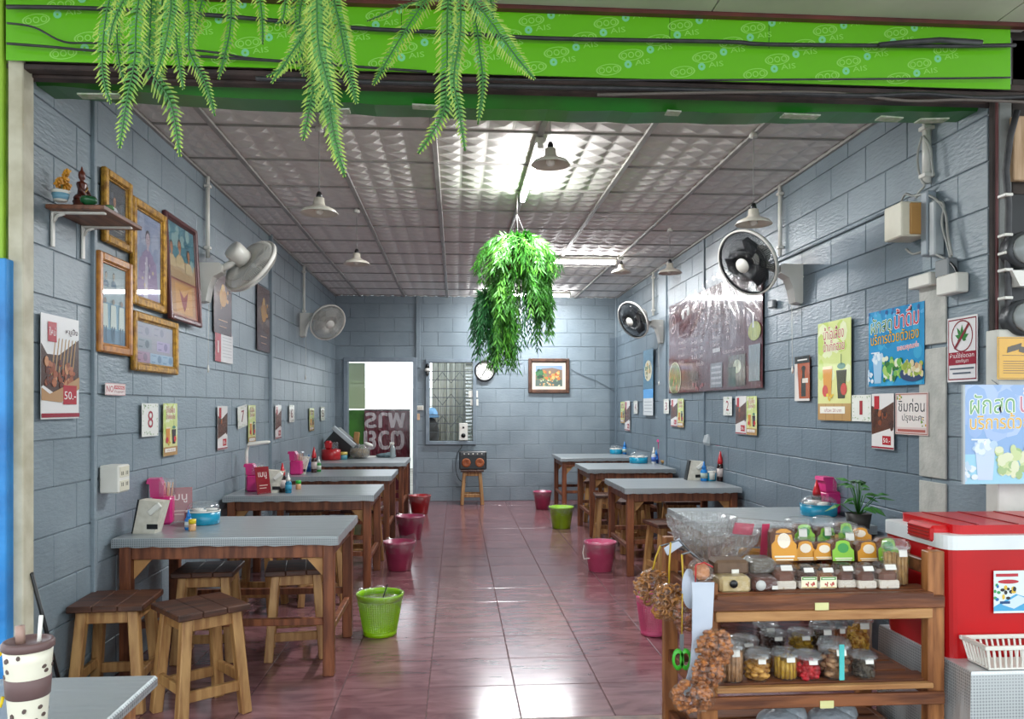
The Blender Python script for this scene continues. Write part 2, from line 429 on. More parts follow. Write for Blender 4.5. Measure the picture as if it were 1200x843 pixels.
DX0, DX1, DZ = dA.x, dB.x, dA.z
WX0, WX1, WZ0, WZ1 = wA.x, wB.x, wB.z, wA.z
T = .10
bk = M().box((XL - T / 2 + .001 - .004, (YF + YB) / 2, ZC / 2), (T, YB - YF, ZC))
build_wall('wall_left', 'L', YF, YB, [], bk)
bk = M().box((XR + T / 2 + .003, (YF + YB) / 2, ZC / 2), (T, YB - YF, ZC))
build_wall('wall_right', 'R', YF, YB, [], bk)
bk = M(); yb = YB + T / 2 + .003
def bbox(x0, x1, z0, z1): bk.box(((x0 + x1) / 2, yb, (z0 + z1) / 2), (x1 - x0, T, z1 - z0))
bbox(XL - T, DX0, 0, ZC); bbox(DX0, DX1, DZ, ZC); bbox(DX1, WX0, 0, ZC); bbox(WX0, WX1, 0, WZ0); bbox(WX0, WX1, WZ1, ZC); bbox(WX1, XR + T, 0, ZC)
build_wall('wall_back', 'B', XL, XR, [(DX0 - .05, DX1 + .05, 0, DZ + .05), (WX0 - .05, WX1 + .05, WZ0 - .05, WZ1 + .05)], bk)

# floor and its tiles
fl = M().box(((XL + XR) / 2, (3.40 + YB + .2) / 2, -.03), (XR - XL + .2, YB + .2 - 3.40, .05))
GROUT = mat('floor_grout', '5a3a3c', rough=.8)
floor = obj('floor', fl, GROUT, kind='structure')
tm = M().box((0, 0, 0), (.4065, .4065, .012), None, .0018).mesh('floor_tile', FLOORM)
nx = 0
x = -.132 - .41 * 4
xs = [-.132 + .41 * k for k in range(-4, 7)]
ys = [3.40 + .41 * k for k in range(20)]
for xa in xs:
    for ya in ys:
        x0, x1 = max(xa, XL), min(xa + .41, XR); y1 = min(ya + .41, YB)
        if x1 - x0 < .02 or y1 - ya < .02: continue
        o = bpy.data.objects.new('floor_tile', tm); COL.objects.link(o); o.parent = floor
        o.location = ((x0 + x1) / 2, (ya + y1) / 2, -.006); o.scale = ((x1 - x0) / .41, (y1 - ya) / .41, 1)
# pavement outside
obj('ground_front', M().box((.3, -2.3, -.09), (16, 11.4, .1)), CONC, kind='structure')
obj('threshold', M().box(((XL + XR) / 2, 3.33, -.02), (4.3, .135, .045), None, .004), mat('threshold_stone', '7d6150', '574036', rough=.5, scale=14), kind='structure')

# ceiling grid
CB = mat('ceiling_board', 'e6e2de', 'dcd8d4', rough=.7, scale=14, bump=.1)
TB = mat('ceiling_bar_grey', 'a7a4a0', '95918d', rough=.5)
ceil = obj('ceiling', M().box(((XL + XR) / 2, (YF + YB) / 2, ZC + .05), (XR - XL + .2, YB - YF + .2, .06)), CB, kind='structure')
def ceil_tile():
    m = M(); n = 4; a = .29; g = 2 * a / n; rnd = random.Random(3)
    m.box((0, 0, .008), (.60, .60, .012))
    for i in range(n):
        for j in range(n):
            cx = -a + g * (i + .5); cy = -a + g * (j + .5); h = g / 2 * .9
            # lopsided pressed pyramid pointing down into the room
            m.add([(cx - h, cy - h, .002), (cx + h, cy - h, .002), (cx + h, cy + h, .002), (cx - h, cy + h, .002), (cx + h * .25, cy - h * .25, -.012)],
                  [(0, 4, 1), (1, 4, 2), (2, 4, 3), (3, 4, 0)])
    return m.mesh('ceiling_tile', CB)
ct = ceil_tile()
cxs = [-1.35 + .61 * k for k in range(-1, 7)]
cys = [3.29 + .61 * k for k in range(14)]
for xa in cxs:
    for ya in cys:
        x0, x1 = max(xa, XL), min(xa + .61, XR); y1 = min(ya + .61, YB)
        if x1 - x0 < .05 or y1 - ya < .05: continue
        o = bpy.data.objects.new('ceiling_tile', ct); COL.objects.link(o); o.parent = ceil
        o.location = ((x0 + x1) / 2, (ya + y1) / 2, ZC); o.scale = ((x1 - x0) / .61, (y1 - ya) / .61, 1)
for xa in cxs[1:]:
    if XL < xa < XR: obj('ceiling_bar', M().box((xa, (YF + YB) / 2, ZC - .008), (.034, YB - YF, .02), None, .003), TB, ceil)
for ya in cys[1:]:
    if ya < YB: obj('ceiling_bar', M().box(((XL + XR) / 2, ya, ZC - .003), (XR - XL, .010, .012)), TB, ceil)
obj('trim_1', M().box((XL + .015, (YF + YB) / 2, ZC - .012), (.02, YB - YF, .02)), TB, kind='structure')
obj('trim_2', M().box((XR - .015, (YF + YB) / 2, ZC - .012), (.02, YB - YF, .02)), TB, kind='structure')

# pilaster strips and painted conduits of the side walls
def strip(n_, side, u, v0, v1, wd, dp, m_=PAINT, zz=None):
    X = XL if side == 'L' else XR; p = onx(u, v0, X); q = onx(u, v1, X)
    z1, z0 = (zz if zz else (p.z, q.z)); sg = 1 if side == 'L' else -1
    return obj(n_, M().box((X + sg * dp / 2, p.y, (z0 + z1) / 2), (dp, wd, abs(z1 - z0)), None, .004), m_, kind='structure')
strip('trim_3', 'L', 315, 300, 500, .05, .034, zz=(ZC, 0)); strip('trim_4', 'L', 107, 300, 500, .03, .022, zz=(ZC, 0))
strip('trim_5', 'R', 826, 300, 500, .05, .018, zz=(ZC, 0)); strip('trim_6', 'R', 723.5, 300, 500, .05, .03, zz=(ZC, 0)); strip('trim_7', 'R', 778, 300, 500, .30, .02, zz=(ZC, 0))
obj('trim_8', M().box((ony(490, 350, YB).x, YB - .02, 2.4), (.06, .03, 1.02), None, .004), PAINT, kind='structure')
# unpainted strip of pale render on the right wall
c, W_, H_ = wrect('R', 1080, 1113, 335, 600)
PALE = mat('bare_render', 'b9b8b0', 'a5a59e', rough=.7, scale=12, bump=.3)
c2 = c.copy(); pt = obj('bare_plaster_patch', M(), PALE, kind='structure', label='strip of pale unpainted render on the right wall')
pm = M(); zt = onx(1096, 335, XR).z
for (z0, z1) in ((.1, .62), (.65, .98), (1.0, 1.62), (1.64, zt)):
    pm.box((XR - .012, c.y, (z0 + z1) / 2), (.010, W_ - .01, z1 - z0), None, .003)
me = pm.mesh('bare_plaster_patch', PALE); pt.data = me

# door frame, window frame and grille
FR = mat('grey_frame_paint', '85919b', '76828c', rough=.4, scale=8)
door = obj('door_1', M(), FR, kind='structure')
def frm(x0, x1, z0, z1, w_, bottom=True):
    m = M(); y = YB - .005; d = .07
    for xx in (x0 - w_ / 2, x1 + w_ / 2): m.box((xx, y, (z0 + z1) / 2), (w_, d, z1 - z0), None, .004)
    m.box(((x0 + x1) / 2, y, z1 + w_ / 2), (x1 - x0 + 2 * w_, d, w_), None, .004)
    if bottom: m.box(((x0 + x1) / 2, y, z0 - w_ / 2), (x1 - x0 + 2 * w_, d, w_), None, .004)
    return m
door.data = frm(DX0, DX1, 0, DZ, .06, False).mesh('door_1', FR)
win = obj('window_1', frm(WX0, WX1, WZ0, WZ1, .05), FR, kind='structure')
g = M(); gy = YB + .03; wx = WX1 - WX0; wz = WZ1 - WZ0
for k in range(1, 5): g.box((WX0 + wx * k / 5, gy, (WZ0 + WZ1) / 2), (.009, .009, wz))
for k in range(0, 10): g.box(((WX0 + WX1) / 2, gy, WZ0 + wz * k / 9), (wx, .009, .009))
for i in range(0, 4):
    for j in range(0, 3):
        a = (WX0 + wx * (.1 + .2 * i), gy, WZ1 - wz * (.12 + .28 * j)); b_ = (a[0] + wx * .2, gy, a[2] - wz * .14); s_ = 1 if (i + j) % 2 else -1
        p0 = Vector(a); p1 = Vector(b_)
        if s_ < 0: p0.z, p1.z = p1.z, p0.z
        g.beam(p0, p1, .008, .008, b=0)
obj('window_grille', g, mat('grille_iron', '4c5356', rough=.5), win)
# louvre blades on the right of the window
lv = M()
for k in range(22): lv.box((WX1 - .055, YB + .07, WZ0 + wz * (k + .5) / 22), (.09, .05, .006), Matrix.Rotation(.5, 3, 'X'))
obj('louvre', lv, clear('louvre_glass', 'cdd8d4', .45), win, kind='stuff')

# ------------------------------------------------------------------ yard behind the shop
YW = mat('yard_white_wall', 'f4f4f0', 'e9e9e2', rough=.8, scale=3)
obj('yard_ground', M().box((0, 14.8, -.06), (9, 6.9, .1)), CONC, kind='structure')
yw = obj('yard_wall', M().box((-1, 17.6, .85), (9, .12, 1.8)), YW, kind='structure')
obj('yard_side_wall', M().box((XL - .75, 14.0, 1.0), (.08, 4.5, 2.0)), mat('green_tint_sheet', 'b9cfa2', '8faf78', rough=.6, scale=2), kind='structure')
cur = M(); n = 60; x0, x1 = WX0 + .02, WX1 + .35; vs = []; fs = []
for i in range(n + 1):
    xx = x0 + (x1 - x0) * i / n; yy = 12.05 + .022 * math.sin(i * 1.15) + .02 * math.sin(i * 2.7)
    vs += [(xx, yy, .75), (xx, yy, 2.15)]
for i in range(n): fs.append((2 * i, 2 * i + 2, 2 * i + 3, 2 * i + 1))
cur.add(vs, fs, 0, None, True)
rod = M().tube([(x0 - .05, 12.05, 2.16), (x1 + .05, 12.05, 2.16)], .012, 6).cyl((x0 - .05, 12.05, -.02), (x0 - .05, 12.05, 2.17), .015).cyl((x1 + .05, 12.05, -.02), (x1 + .05, 12.05, 2.17), .015)
cu_o = obj('yard_curtain', cur, mat('cream_cloth', 'f2f0e4', 'dedccb', rough=.9, scale=6, stretch=(8, 8, .5)), label='cream curtain hanging in the yard behind the barred window', cat='curtain')
obj('curtain_rod', rod, mat('rod_grey', '8a8d8f', rough=.5), cu_o)
sm_ = cu_o.modifiers.new('s', 'SOLIDIFY'); sm_.thickness = .003
cl = ony(514, 490, 11.75)
d_ = M(); d_.ball((cl.x - .12, 11.75, .95), .24, 14, squash=(.55, .3, 1)); d_.ball((cl.x - .12, 11.75, .72), .2, 14, squash=(.6, .4, 1)).box((cl.x - .12, 11.75, .3), (.34, .25, .62), None, .02)
obj('laundry_bundle', d_, mat('grey_cloth', '4b4c4b', '35322f', rough=.9), label='dark grey bundle seen low left through the barred window', cat='bundle')
obj('blue_cap', M().lathe([(.0, .14), (.05, .13), (.09, .06), (.11, 0), (.10, -.01)], 14, (cl.x - .1, 11.75, 1.19)), mat('blue_cloth', '7fb2dc', rough=.7), label='light blue cap on the dark bundle behind the barred window', cat='cap')

# maroon banner hung across the doorway, lettering reversed
bx0, bx1 = ony(427, 480, YB + .12).x, ony(480.5, 480, YB + .12).x; bz1 = ony(450, 480, YB + .12).z
bw, bh = bx1 - bx0, bz1 - .012
pr = Print(bw, bh, '5e1f2c')
pr.text('พาร', .02, .80, .88, .96, 'b9aeb0', 'b9aeb0', .007, mirror=True); pr.text('ตวย', .0, .56, .86, .76, 'b9aeb0', 'b9aeb0', .007, mirror=True)
pr.rect(.0, .98, 1, 1, '3c1420'); pr.ell(.75, .44, .3, .02, '9c7f88')
o = hang('doorway_banner', pr, 'B', (bx0 + bw / 2, YB + .14, .012 + bh / 2), BANM, 'maroon vinyl banner with reversed pale letters hung across the back doorway', 'banner')
gx0 = ony(408.5, 480, YB + .16).x
obj('green_door_sheet', M().box(((gx0 + bx0) / 2, YB + .17, bz1 / 2 + .0), (bx0 - gx0 + .01, .01, bz1 - .02)), mat('green_sheet', '3f7a23', '2d5c1b', rough=.5, scale=5), label='dark green sheet beside the maroon banner in the back doorway', cat='sheet')
PGR = clear('pale_green_panel', 'a9bb8f', .85, .3)
obj('pale_door_panel', M().box(((gx0 + bx0) / 2, YB + .17, (bz1 + DZ) / 2), (bx0 - gx0 + .01, .012, DZ - bz1 - .02)).box(((gx0 + bx0) / 2, YB + .16, bz1 + .38), (bx0 - gx0, .014, .012)), PGR, label='pale green translucent panel above the green sheet in the back doorway', cat='panel')

# ================================================================== SHOP FRONT
GRN = mat('dark_green_paint', '1f7a1e', '2b6a1c', rough=.3, scale=4)
GRL = mat('peeled_green_paint', '2c8a2a', '1d661c', rough=.35, scale=7)
yb0 = YF + .02
beam = M()
vs = []; n = 44
for i in range(n + 1):   # soffit edge with ragged plaster
    xx = XL - .02 + (XR - XL + .04) * i / n
    zb = 2.642 - .045 * math.sin(math.pi * i / n) + random.uniform(-.004, .004)
    vs += [(xx, yb0, zb + .065), (xx, yb0, 2.74), (xx, yb0 + .05, zb), (xx, yb0 + .2, zb + .005), (xx, yb0 + .2, 2.92)]
fs = []
for i in range(n):
    a = 5 * i; b_ = a + 5
    for (p, q) in ((1, 0), (0, 2), (2, 3), (3, 4)): fs.append((a + p, a + q, b_ + q, b_ + p))
beam.add(vs, fs)
obj('beam_front', beam, GRN, kind='structure', label='dark green painted beam over the shop opening')
pl = M()
for u_, v_, L in ((115, 109, .16), (395, 127, .10), (500, 122, .12), (790, 129, .06), (940, 133, .16), (1045, 136, .10), (1095, 138, .13)):
    p = ony(u_, v_ + 2, yb0 + .01)
    pl.box((p.x, yb0 + .03, p.z + .002), (L, .05, .006), Matrix.Rotation(random.uniform(-.05, .05), 3, 'Y'))
obj('peeling_plaster', pl, mat('peeled_plaster', 'c9cbbd', '9bb38b', rough=.8, scale=40), bpy.data.objects['beam_front'], kind='stuff')
# shutter slot
sl = M()
z1 = 2.70; sx0, sx1 = XL - .02, XR + .25
for k, (zz, yy, h) in enumerate(((2.70, 3.20, .03), (2.683, 3.24, .026), (2.668, 3.19, .022), (2.66, 3.25, .022))):
    sl.box(((sx0 + sx1) / 2, yy, zz - .02), (sx1 - sx0, .05, h), None, .004)
obj('shutter_rail', sl, mat('rusty_rail', '4a3a36', '2b2220', rough=.6, scale=9), label='rusty brown shutter rails under the green fascia', cat='rail')
obj('shutter_box', M().box(((sx0 + sx1) / 2, 3.31, 2.86), (sx1 - sx0, .2, .26)), DARK, kind='structure')
# bright green printed fascia
A = ony(8, 80, 3.14); B_ = ony(1183, 106, 3.14); zt = 2.93; zb = 2.655
fw = B_.x - A.x; fh = zt - zb
pr = Print(fw, fh, '6cc41c', .006)
LG, LB = '9ade62', '86dba0'
def fascia_logo(px, py, s, tilt):
    ct_, st_ = math.cos(tilt), math.sin(tilt)
    def rg(cx, cy, r, t, col, n=14, sx=1.0):
        z = .0064; vs = []; fs = []
        for k in range(n):
            a = 2 * math.pi * k / n
            for rr in (r, r - t):
                X = cx + rr * sx * math.cos(a); Y = cy + rr * math.sin(a)
                vs.append((px + X * ct_ - Y * st_, py + X * st_ + Y * ct_, z))
            j = (k + 1) % n; fs.append((2 * k, 2 * j, 2 * j + 1, 2 * k + 1))
        pr.add(vs, fs, 0, col)
    rg(0, 0, .024 * s, .003 * s, LG, 18, 2.3)
    for cx in (-.030, 0, .030): rg(cx * s, 0, .013 * s, .004 * s, LG)
    rg(.085 * s, .012 * s, .016 * s, .011 * s, LB)
    g_, f_ = glyphs('AIS'); z = .0064; q = []
    for gx, gy in g_:
        X = (.115 + .065 * gx) * s; Y = (.004 + .022 * gy) * s; q.append((px + X * ct_ - Y * st_, py + X * st_ + Y * ct_, z))
    pr.add(q, f_, 0, LG)
r_ = 0; yy = -fh / 2 - .03
while yy < fh / 2 + .05:
    xx = -fw / 2 + .1 + (r_ % 2) * .16 - .05 * r_
    while xx < fw / 2 - .2:
        if abs(yy) < fh / 2 - .02 and xx > -fw / 2 + .06: fascia_logo(xx, yy, .95, .15)
        xx += .30
    yy += .062; r_ += 1
for xx in (B_.x, ): pass
for u_ in (784, 900, 470): pr.rect((ony(u_, 40, 3.14).x - A.x) / fw, .5, (ony(u_, 40, 3.14).x - A.x) / fw + .0008, 1, '2c6a12')
fas = hang('fascia_board', pr, 'B', ((A.x + B_.x) / 2, 3.14, (zt + zb) / 2), LAM, 'bright green printed fascia board with rows of pale logos over the shop opening', 'sign', out=0)
# awning soffit
SOF = mat('soffit_board', 'c2c0b0', 'b3b2a2', rough=.7, scale=3)
e0 = ony(600, 11, 3.14); e1 = ony(1183, 34, 3.14)
aw = M()
for k in range(-4, 5):
    for j in range(2):
        aw.box((.35 + 1.19 * k, 3.12 - .62 - 1.22 * j, 2.93), (1.18, 1.21, .012))
awo = obj('ceiling_awning', M().box((.35, 2.0, 2.95), (11, 2.4, .03)), mat('awning_joint', '4d4a42', rough=.8), kind='structure')
so = M().box((0, 0, 0), (1.184, 1.214, .012)).mesh('panel', SOF)
for k in range(-4, 5):
    for j in range(2):
        o = bpy.data.objects.new('panel', so); COL.objects.link(o); o.parent = awo; o.location = (.42 + 1.19 * k, 3.10 - .61 - 1.22 * j, 2.922)
obj('trim_9', M().box(((sx0 + sx1) / 2, 3.115, 2.909), (sx1 - sx0, .03, .016)), mat('red_brown_trim', '6d332a', '4f2720', rough=.5), kind='structure')
# cables along the fascia
def wire(name, pts, r, m_, label, cat='cable', parent=None, group=None):
    P_ = []
    pts = [Vector(p) for p in pts]
    for i in range(len(pts) - 1):
        a = pts[max(i - 1, 0)]; b = pts[i]; c = pts[i + 1]; d = pts[min(i + 2, len(pts) - 1)]
        for k in range(5):
            t = k / 5; P_.append(.5 * ((2 * b) + (c - a) * t + (2 * a - 5 * b + 4 * c - d) * t * t + (3 * b - a - 3 * c + d) * t ** 3))
    P_.append(pts[-1])
    return obj(name, M().tube(P_, r, 6), m_, parent, label=label, cat=cat, group=group)
wire('power_cable', [ony(8, 8, 3.1), ony(110, 10, 3.1), ony(250, 18, 3.1), ony(420, 33, 3.1), ony(520, 38, 3.1), ony(640, 45, 3.1), ony(850, 49, 3.1), ony(900, 52, 3.1), ony(1100, 54, 3.1), ony(1190, 53, 3.1)], .008, CABLE, 'thick black cable running along the upper part of the green fascia')
wire('power_cable', [ony(8, 27, 3.1), ony(40, 32, 3.1), ony(75, 49, 3.1), ony(120, 51, 3.1), ony(240, 60, 3.1), ony(300, 69, 3.1), ony(400, 75, 3.1)], .004, CABLE, 'thin black cable sagging at the left end of the green fascia')
wire('power_cable', [ony(8, 51, 3.1), ony(60, 55, 3.1), ony(120, 60, 3.1), ony(300, 70, 3.1), ony(500, 84, 3.1)], .005, CABLE, 'black cable along the bottom left edge of the green fascia')
wire('power_cable', [ony(560, 93, 3.12), ony(760, 94, 3.1), ony(960, 93, 3.1), ony(1100, 92, 3.1), ony(1184, 91, 3.1)], .004, CABLE, 'thin black cable along the bottom right edge of the green fascia')
wire('power_cable', [ony(300, 92, 3.13), ony(600, 101, 3.13), ony(800, 105, 3.13), ony(1000, 112, 3.12), ony(1080, 110, 3.12), ony(1150, 115, 3.1), ony(1230, 112, 3.1)], .009, CABLE, 'thick black cable lying along the brown shutter rails')
wire('power_cable', [ony(700, 111, 3.12), ony(950, 108, 3.12), ony(1060, 118, 3.12), ony(1130, 117, 3.1), ony(1230, 121, 3.1)], .006, mat('grey_cable', '6b625c', rough=.6), 'grey cable lying below the thick black one on the shutter rails')
tube_ = M().tube([ony(1030, 53, 3.09), ony(1060, 50, 3.08), ony(1100, 47, 3.08), ony(1150, 50, 3.09)], .012, 8); obj('cable_bundle', tube_, CABLE, label='taped black cable bundle at the right end of the green fascia', cat='cable')

# jambs and neighbours
LJ = 3.2
def post(name, u0, u1, Y, z0, z1, m_, label=None, dep=.08, kind='structure'):
    a, b = ony(u0, 477, Y), ony(u1, 477, Y)
    return obj(name, M().box(((a.x + b.x) / 2, Y + dep / 2, (z0 + z1) / 2), (b.x - a.x, dep, z1 - z0), None, .004), m_, label=label, kind=kind)
post('jamb_left', 9, 27, 3.16, -.03, 2.70, mat('cream_jamb_paint', 'cfc9b4', 'b3ab92', rough=.55, scale=9), 'cream painted left door jamb')
post('jamb_groove', 27, 31, 3.20, -.03, 2.7, DARK, dep=.03)
post('jamb_edge', 31, 32.5, 3.20, -.03, 2.7, mat('brown_edge', '6b5a4c', rough=.6), dep=.03)
post('jamb_green', 3.5, 10, 3.17, -.03, 2.70, mat('olive_jamb', '6f8a2e', '4f6a22', rough=.5, scale=12))
post('wall_neighbour', -60, 3.5, 3.15, 1.9, 2.95, mat('lime_panel', '9fc93a', '8ab52e', rough=.5))
post('wall_neighbour_low', -60, 7, 3.11, -.03, 1.9, mat('blue_tarpaulin', '2f8fd6', '1f74b8', rough=.4, scale=5, bump=.4))
JR = 3.2
post('jamb_right_edge', 1164, 1167, 3.19, -.03, 2.68, DARK, dep=.03)
post('jamb_right', 1167, 1171, 3.19, -.03, 2.68, mat('maroon_edge_paint', '6a3a3a', rough=.5), dep=.02)
post('pillar_right', 1171, 1186, 3.19, -.03, 2.9, mat('grey_render', '8f918f', '7b7d7b', rough=.8, scale=9), dep=.03)
post('pillar_plinth', 1170, 1290, 3.13, -.03, 1.66, mat('white_pillar_tile', 'd2d1c8', 'bdbbb2', rough=.5, scale=6), 'white pillar behind the hanging sign')
post('wall_meter', 1186, 1290, 3.21, 1.66, 2.9, mat('grimy_board', '4b413a', '2c2724', rough=.8, scale=7))
# ================================================================== LAMPS AND CEILING
TUBE = mat('fluorescent_tube', 'ffffff', 'fafcff', emit=100)
def fluoro(label, p, L, rz, power):
    t = empty('fluorescent_lamp', p, label, 'lamp', rz)
    obj('housing', M().box((0, 0, -.02), (L, .05, .035), None, .006), WHITE, t)
    obj('tube', M().cyl((-L / 2 + .02, 0, -.055), (L / 2 - .02, 0, -.055), .016, n=10), TUBE, t)
    for s_ in (-1, 1): obj('end_cap', M().box((s_ * (L / 2 - .01), 0, -.05), (.022, .035, .04), None, .004), WHITE, t)
    ld = bpy.data.lights.new('tube_light', 'AREA'); ld.shape = 'RECTANGLE'; ld.size = L; ld.size_y = .04; ld.energy = power; ld.color = (.93, .97, 1)
    lo = bpy.data.objects.new('tube_light', ld); COL.objects.link(lo); lo.parent = t; lo.location = (0, 0, -.078)
    return t
q0 = onz(634, 158, ZC - .02); q1 = onz(612, 228, ZC - .02)
fluoro('white fluorescent lamp running lengthwise nearest the shop front', ((q0.x + q1.x) / 2, (q0.y + q1.y) / 2, ZC - .018), 1.22, R(90), 55)
q0 = onz(648, 301, ZC - .02); q1 = onz(715, 301, ZC - .02)
fluoro('white fluorescent lamp set crosswise just behind the hanging fern', ((q0.x + q1.x) / 2 - .13, q0.y, ZC - .018), 1.0, 0, 48)
q0 = onz(560, 341, ZC - .02); q1 = onz(672, 341, ZC - .02)
fluoro('white fluorescent lamp set crosswise closest to the back wall', ((q0.x + q1.x) / 2, q0.y, ZC - .018), 1.22, 0, 48)

ENAM = mat('cream_enamel', 'ddd6c8', 'cfc6b6', rough=.3, scale=3)
def pendant(label, u, v, wpx):
    # the cord meets the ceiling straight above the shade: the shade is .26 m across
    t_ = .208 * 930 / wpx; p = ond(u, v, t_); K = .208 / .27
    t = empty('pendant_lamp', p, label, 'lamp', group=None)
    obj('shade', M().lathe([(.014, .062), (.028, .060), (.031, .025), (.043, .014), (.088, -.005), (.104, -.024), (.102, -.026), (.085, -.009), (.038, .008), (.028, .016), (.012, .05)], 28), ENAM, t)
    obj('socket', M().lathe([(.010, .095), (.016, .08), (.018, .062), (.014, .058)], 12), BLACK, t)
    obj('bulb', M().ball((0, 0, -.008), .025, 12), clear('bulb_glass', 'f4efe4', .7, .1), t)
    obj('cord', M().cyl((0, 0, .09), (0, 0, ZC - p.z - .012), .0022, n=6), mat('cord_grey', '9a9894', rough=.6), t)
    obj('ceiling_cup', M().lathe([(.025, 0), (.022, .02), (.008, .03)], 12, (0, 0, ZC - p.z - .042)), WHITE, t)
for a in (('cream enamel pendant lamp on the left, nearest the shop front', 374, 245, 44), ('small cream pendant lamp left, farther back beside the second wall fan', 418, 306, 31),
          ('cream pendant lamp next to the lengthwise fluorescent tube', 645, 188, 47), ('cream pendant lamp hanging over the front right black fan', 883, 258, 43),
          ('cream pendant lamp directly left of the farther right black fan conduit', 728, 317, 23.5), ('cream pendant lamp beside the white conduit of the farther right fan', 785, 317, 28)):
    pendant(*a)

# ================================================================== TABLES AND STOOLS
def make_table(label, xl, xr, y0, y1, z=TZ):
    t = empty('dining_table', ((xl + xr) / 2, (y0 + y1) / 2, 0), label, 'table', group=None)
    Lx, Ly = xr - xl, y1 - y0; hx, hy = Lx / 2, Ly / 2
    rnd = random.Random(int(y0 * 100))
    # vinyl cover: flat top plus a drooping skirt with a wavy hem
    m = M(); n = 28; per = []
    for k in range(n): per.append((-hx + Lx * k / n, -hy))
    for k in range(10): per.append((hx, -hy + Ly * k / 10))
    for k in range(n): per.append((hx - Lx * k / n, hy))
    for k in range(10): per.append((-hx, hy - Ly * k / 10))
    N = len(per); vs = [(x, y, z) for x, y in per]
    for x, y in per: vs.append((x * 1.004, y * 1.006, z - .006))
    for x, y in per: vs.append((x * 1.006, y * 1.008, z - .042 + rnd.uniform(-.005, .004)))
    for x, y in per: vs.append((x * .998, y * .998, z - .040))
    fs = [tuple(range(N))]
    for r in range(3):
        for k in range(N): fs.append((r * N + k, (r + 1) * N + k, (r + 1) * N + (k + 1) % N, r * N + (k + 1) % N))
    m.add(vs, fs); m.box((0, 0, z - .02), (Lx - .02, Ly - .02, .03))
    obj('vinyl_cover', m, VINYL, t, label='grey dotted vinyl cover')
    lw = .055
    for sx in (-1, 1):
        for sy in (-1, 1):
            obj('leg', M().box((sx * (hx - .05), sy * (hy - .05), (z - .035) / 2), (lw, lw, z - .035), None, .004), W_DK, t)
    for sy in (-1, 1):
        obj('apron', M().box((0, sy * (hy - .045), z - .075), (Lx - .155, .022, .07), None, .003), W_DK, t)
        obj('stretcher', M().box((0, sy * (hy - .05), .27), (Lx - .155, .03, .035), None, .003), W_DK, t)
        for sx in (-1, 1):
            x = sx * (hx - .08); pts = [(x, z - .04), (x - sx * .15, z - .04), (x, z - .21)]
            mm = M().prism([(p[0], p[1]) for p in pts], -.009, .009, mtx=Matrix.Translation((0, sy * (hy - .068), 0)) @ Matrix.Rotation(R(90), 4, 'X'))
            obj('corner_brace', mm, PLY, t, label='pale plywood corner brace')
    for sx in (-1, 1):
        obj('apron', M().box((sx * (hx - .045), 0, z - .075), (.022, Ly - .155, .07), None, .003), W_DK, t)
        obj('stretcher', M().box((sx * (hx - .05), 0, .22), (.03, Ly - .155, .035), None, .003), W_DK, t)
    return t
XLt, XRt = XL + .035, XR - .035
make_table('wooden table with grey vinyl top, nearest one along the left wall', XLt, -.585, 3.97, 4.74)
make_table('wooden vinyl-topped table second from the front along the left wall', XLt, -.60, 5.80, 6.62)
make_table('wooden vinyl-topped table third from the front along the left wall', XLt, -.60, 7.38, 8.2)
make_table('wooden table by the back doorway holding the round glass jar and spray bottle', XLt, -.585, 9.15, 10.15)
make_table('grey-topped table partly hidden behind the snack rack on the right', 1.33, XRt, 4.12, 4.93)
make_table('wooden vinyl-topped table on the right directly behind the pink handled bucket', 1.32, XRt, 6.15, 7.0)
make_table('wooden vinyl-topped table on the right with blue round caddy, behind the pink bucket table', 1.345, XRt, 8.05, 8.95)
make_table('wooden vinyl-topped table in the far right back corner', 1.30, XRt, 9.85, 10.75)

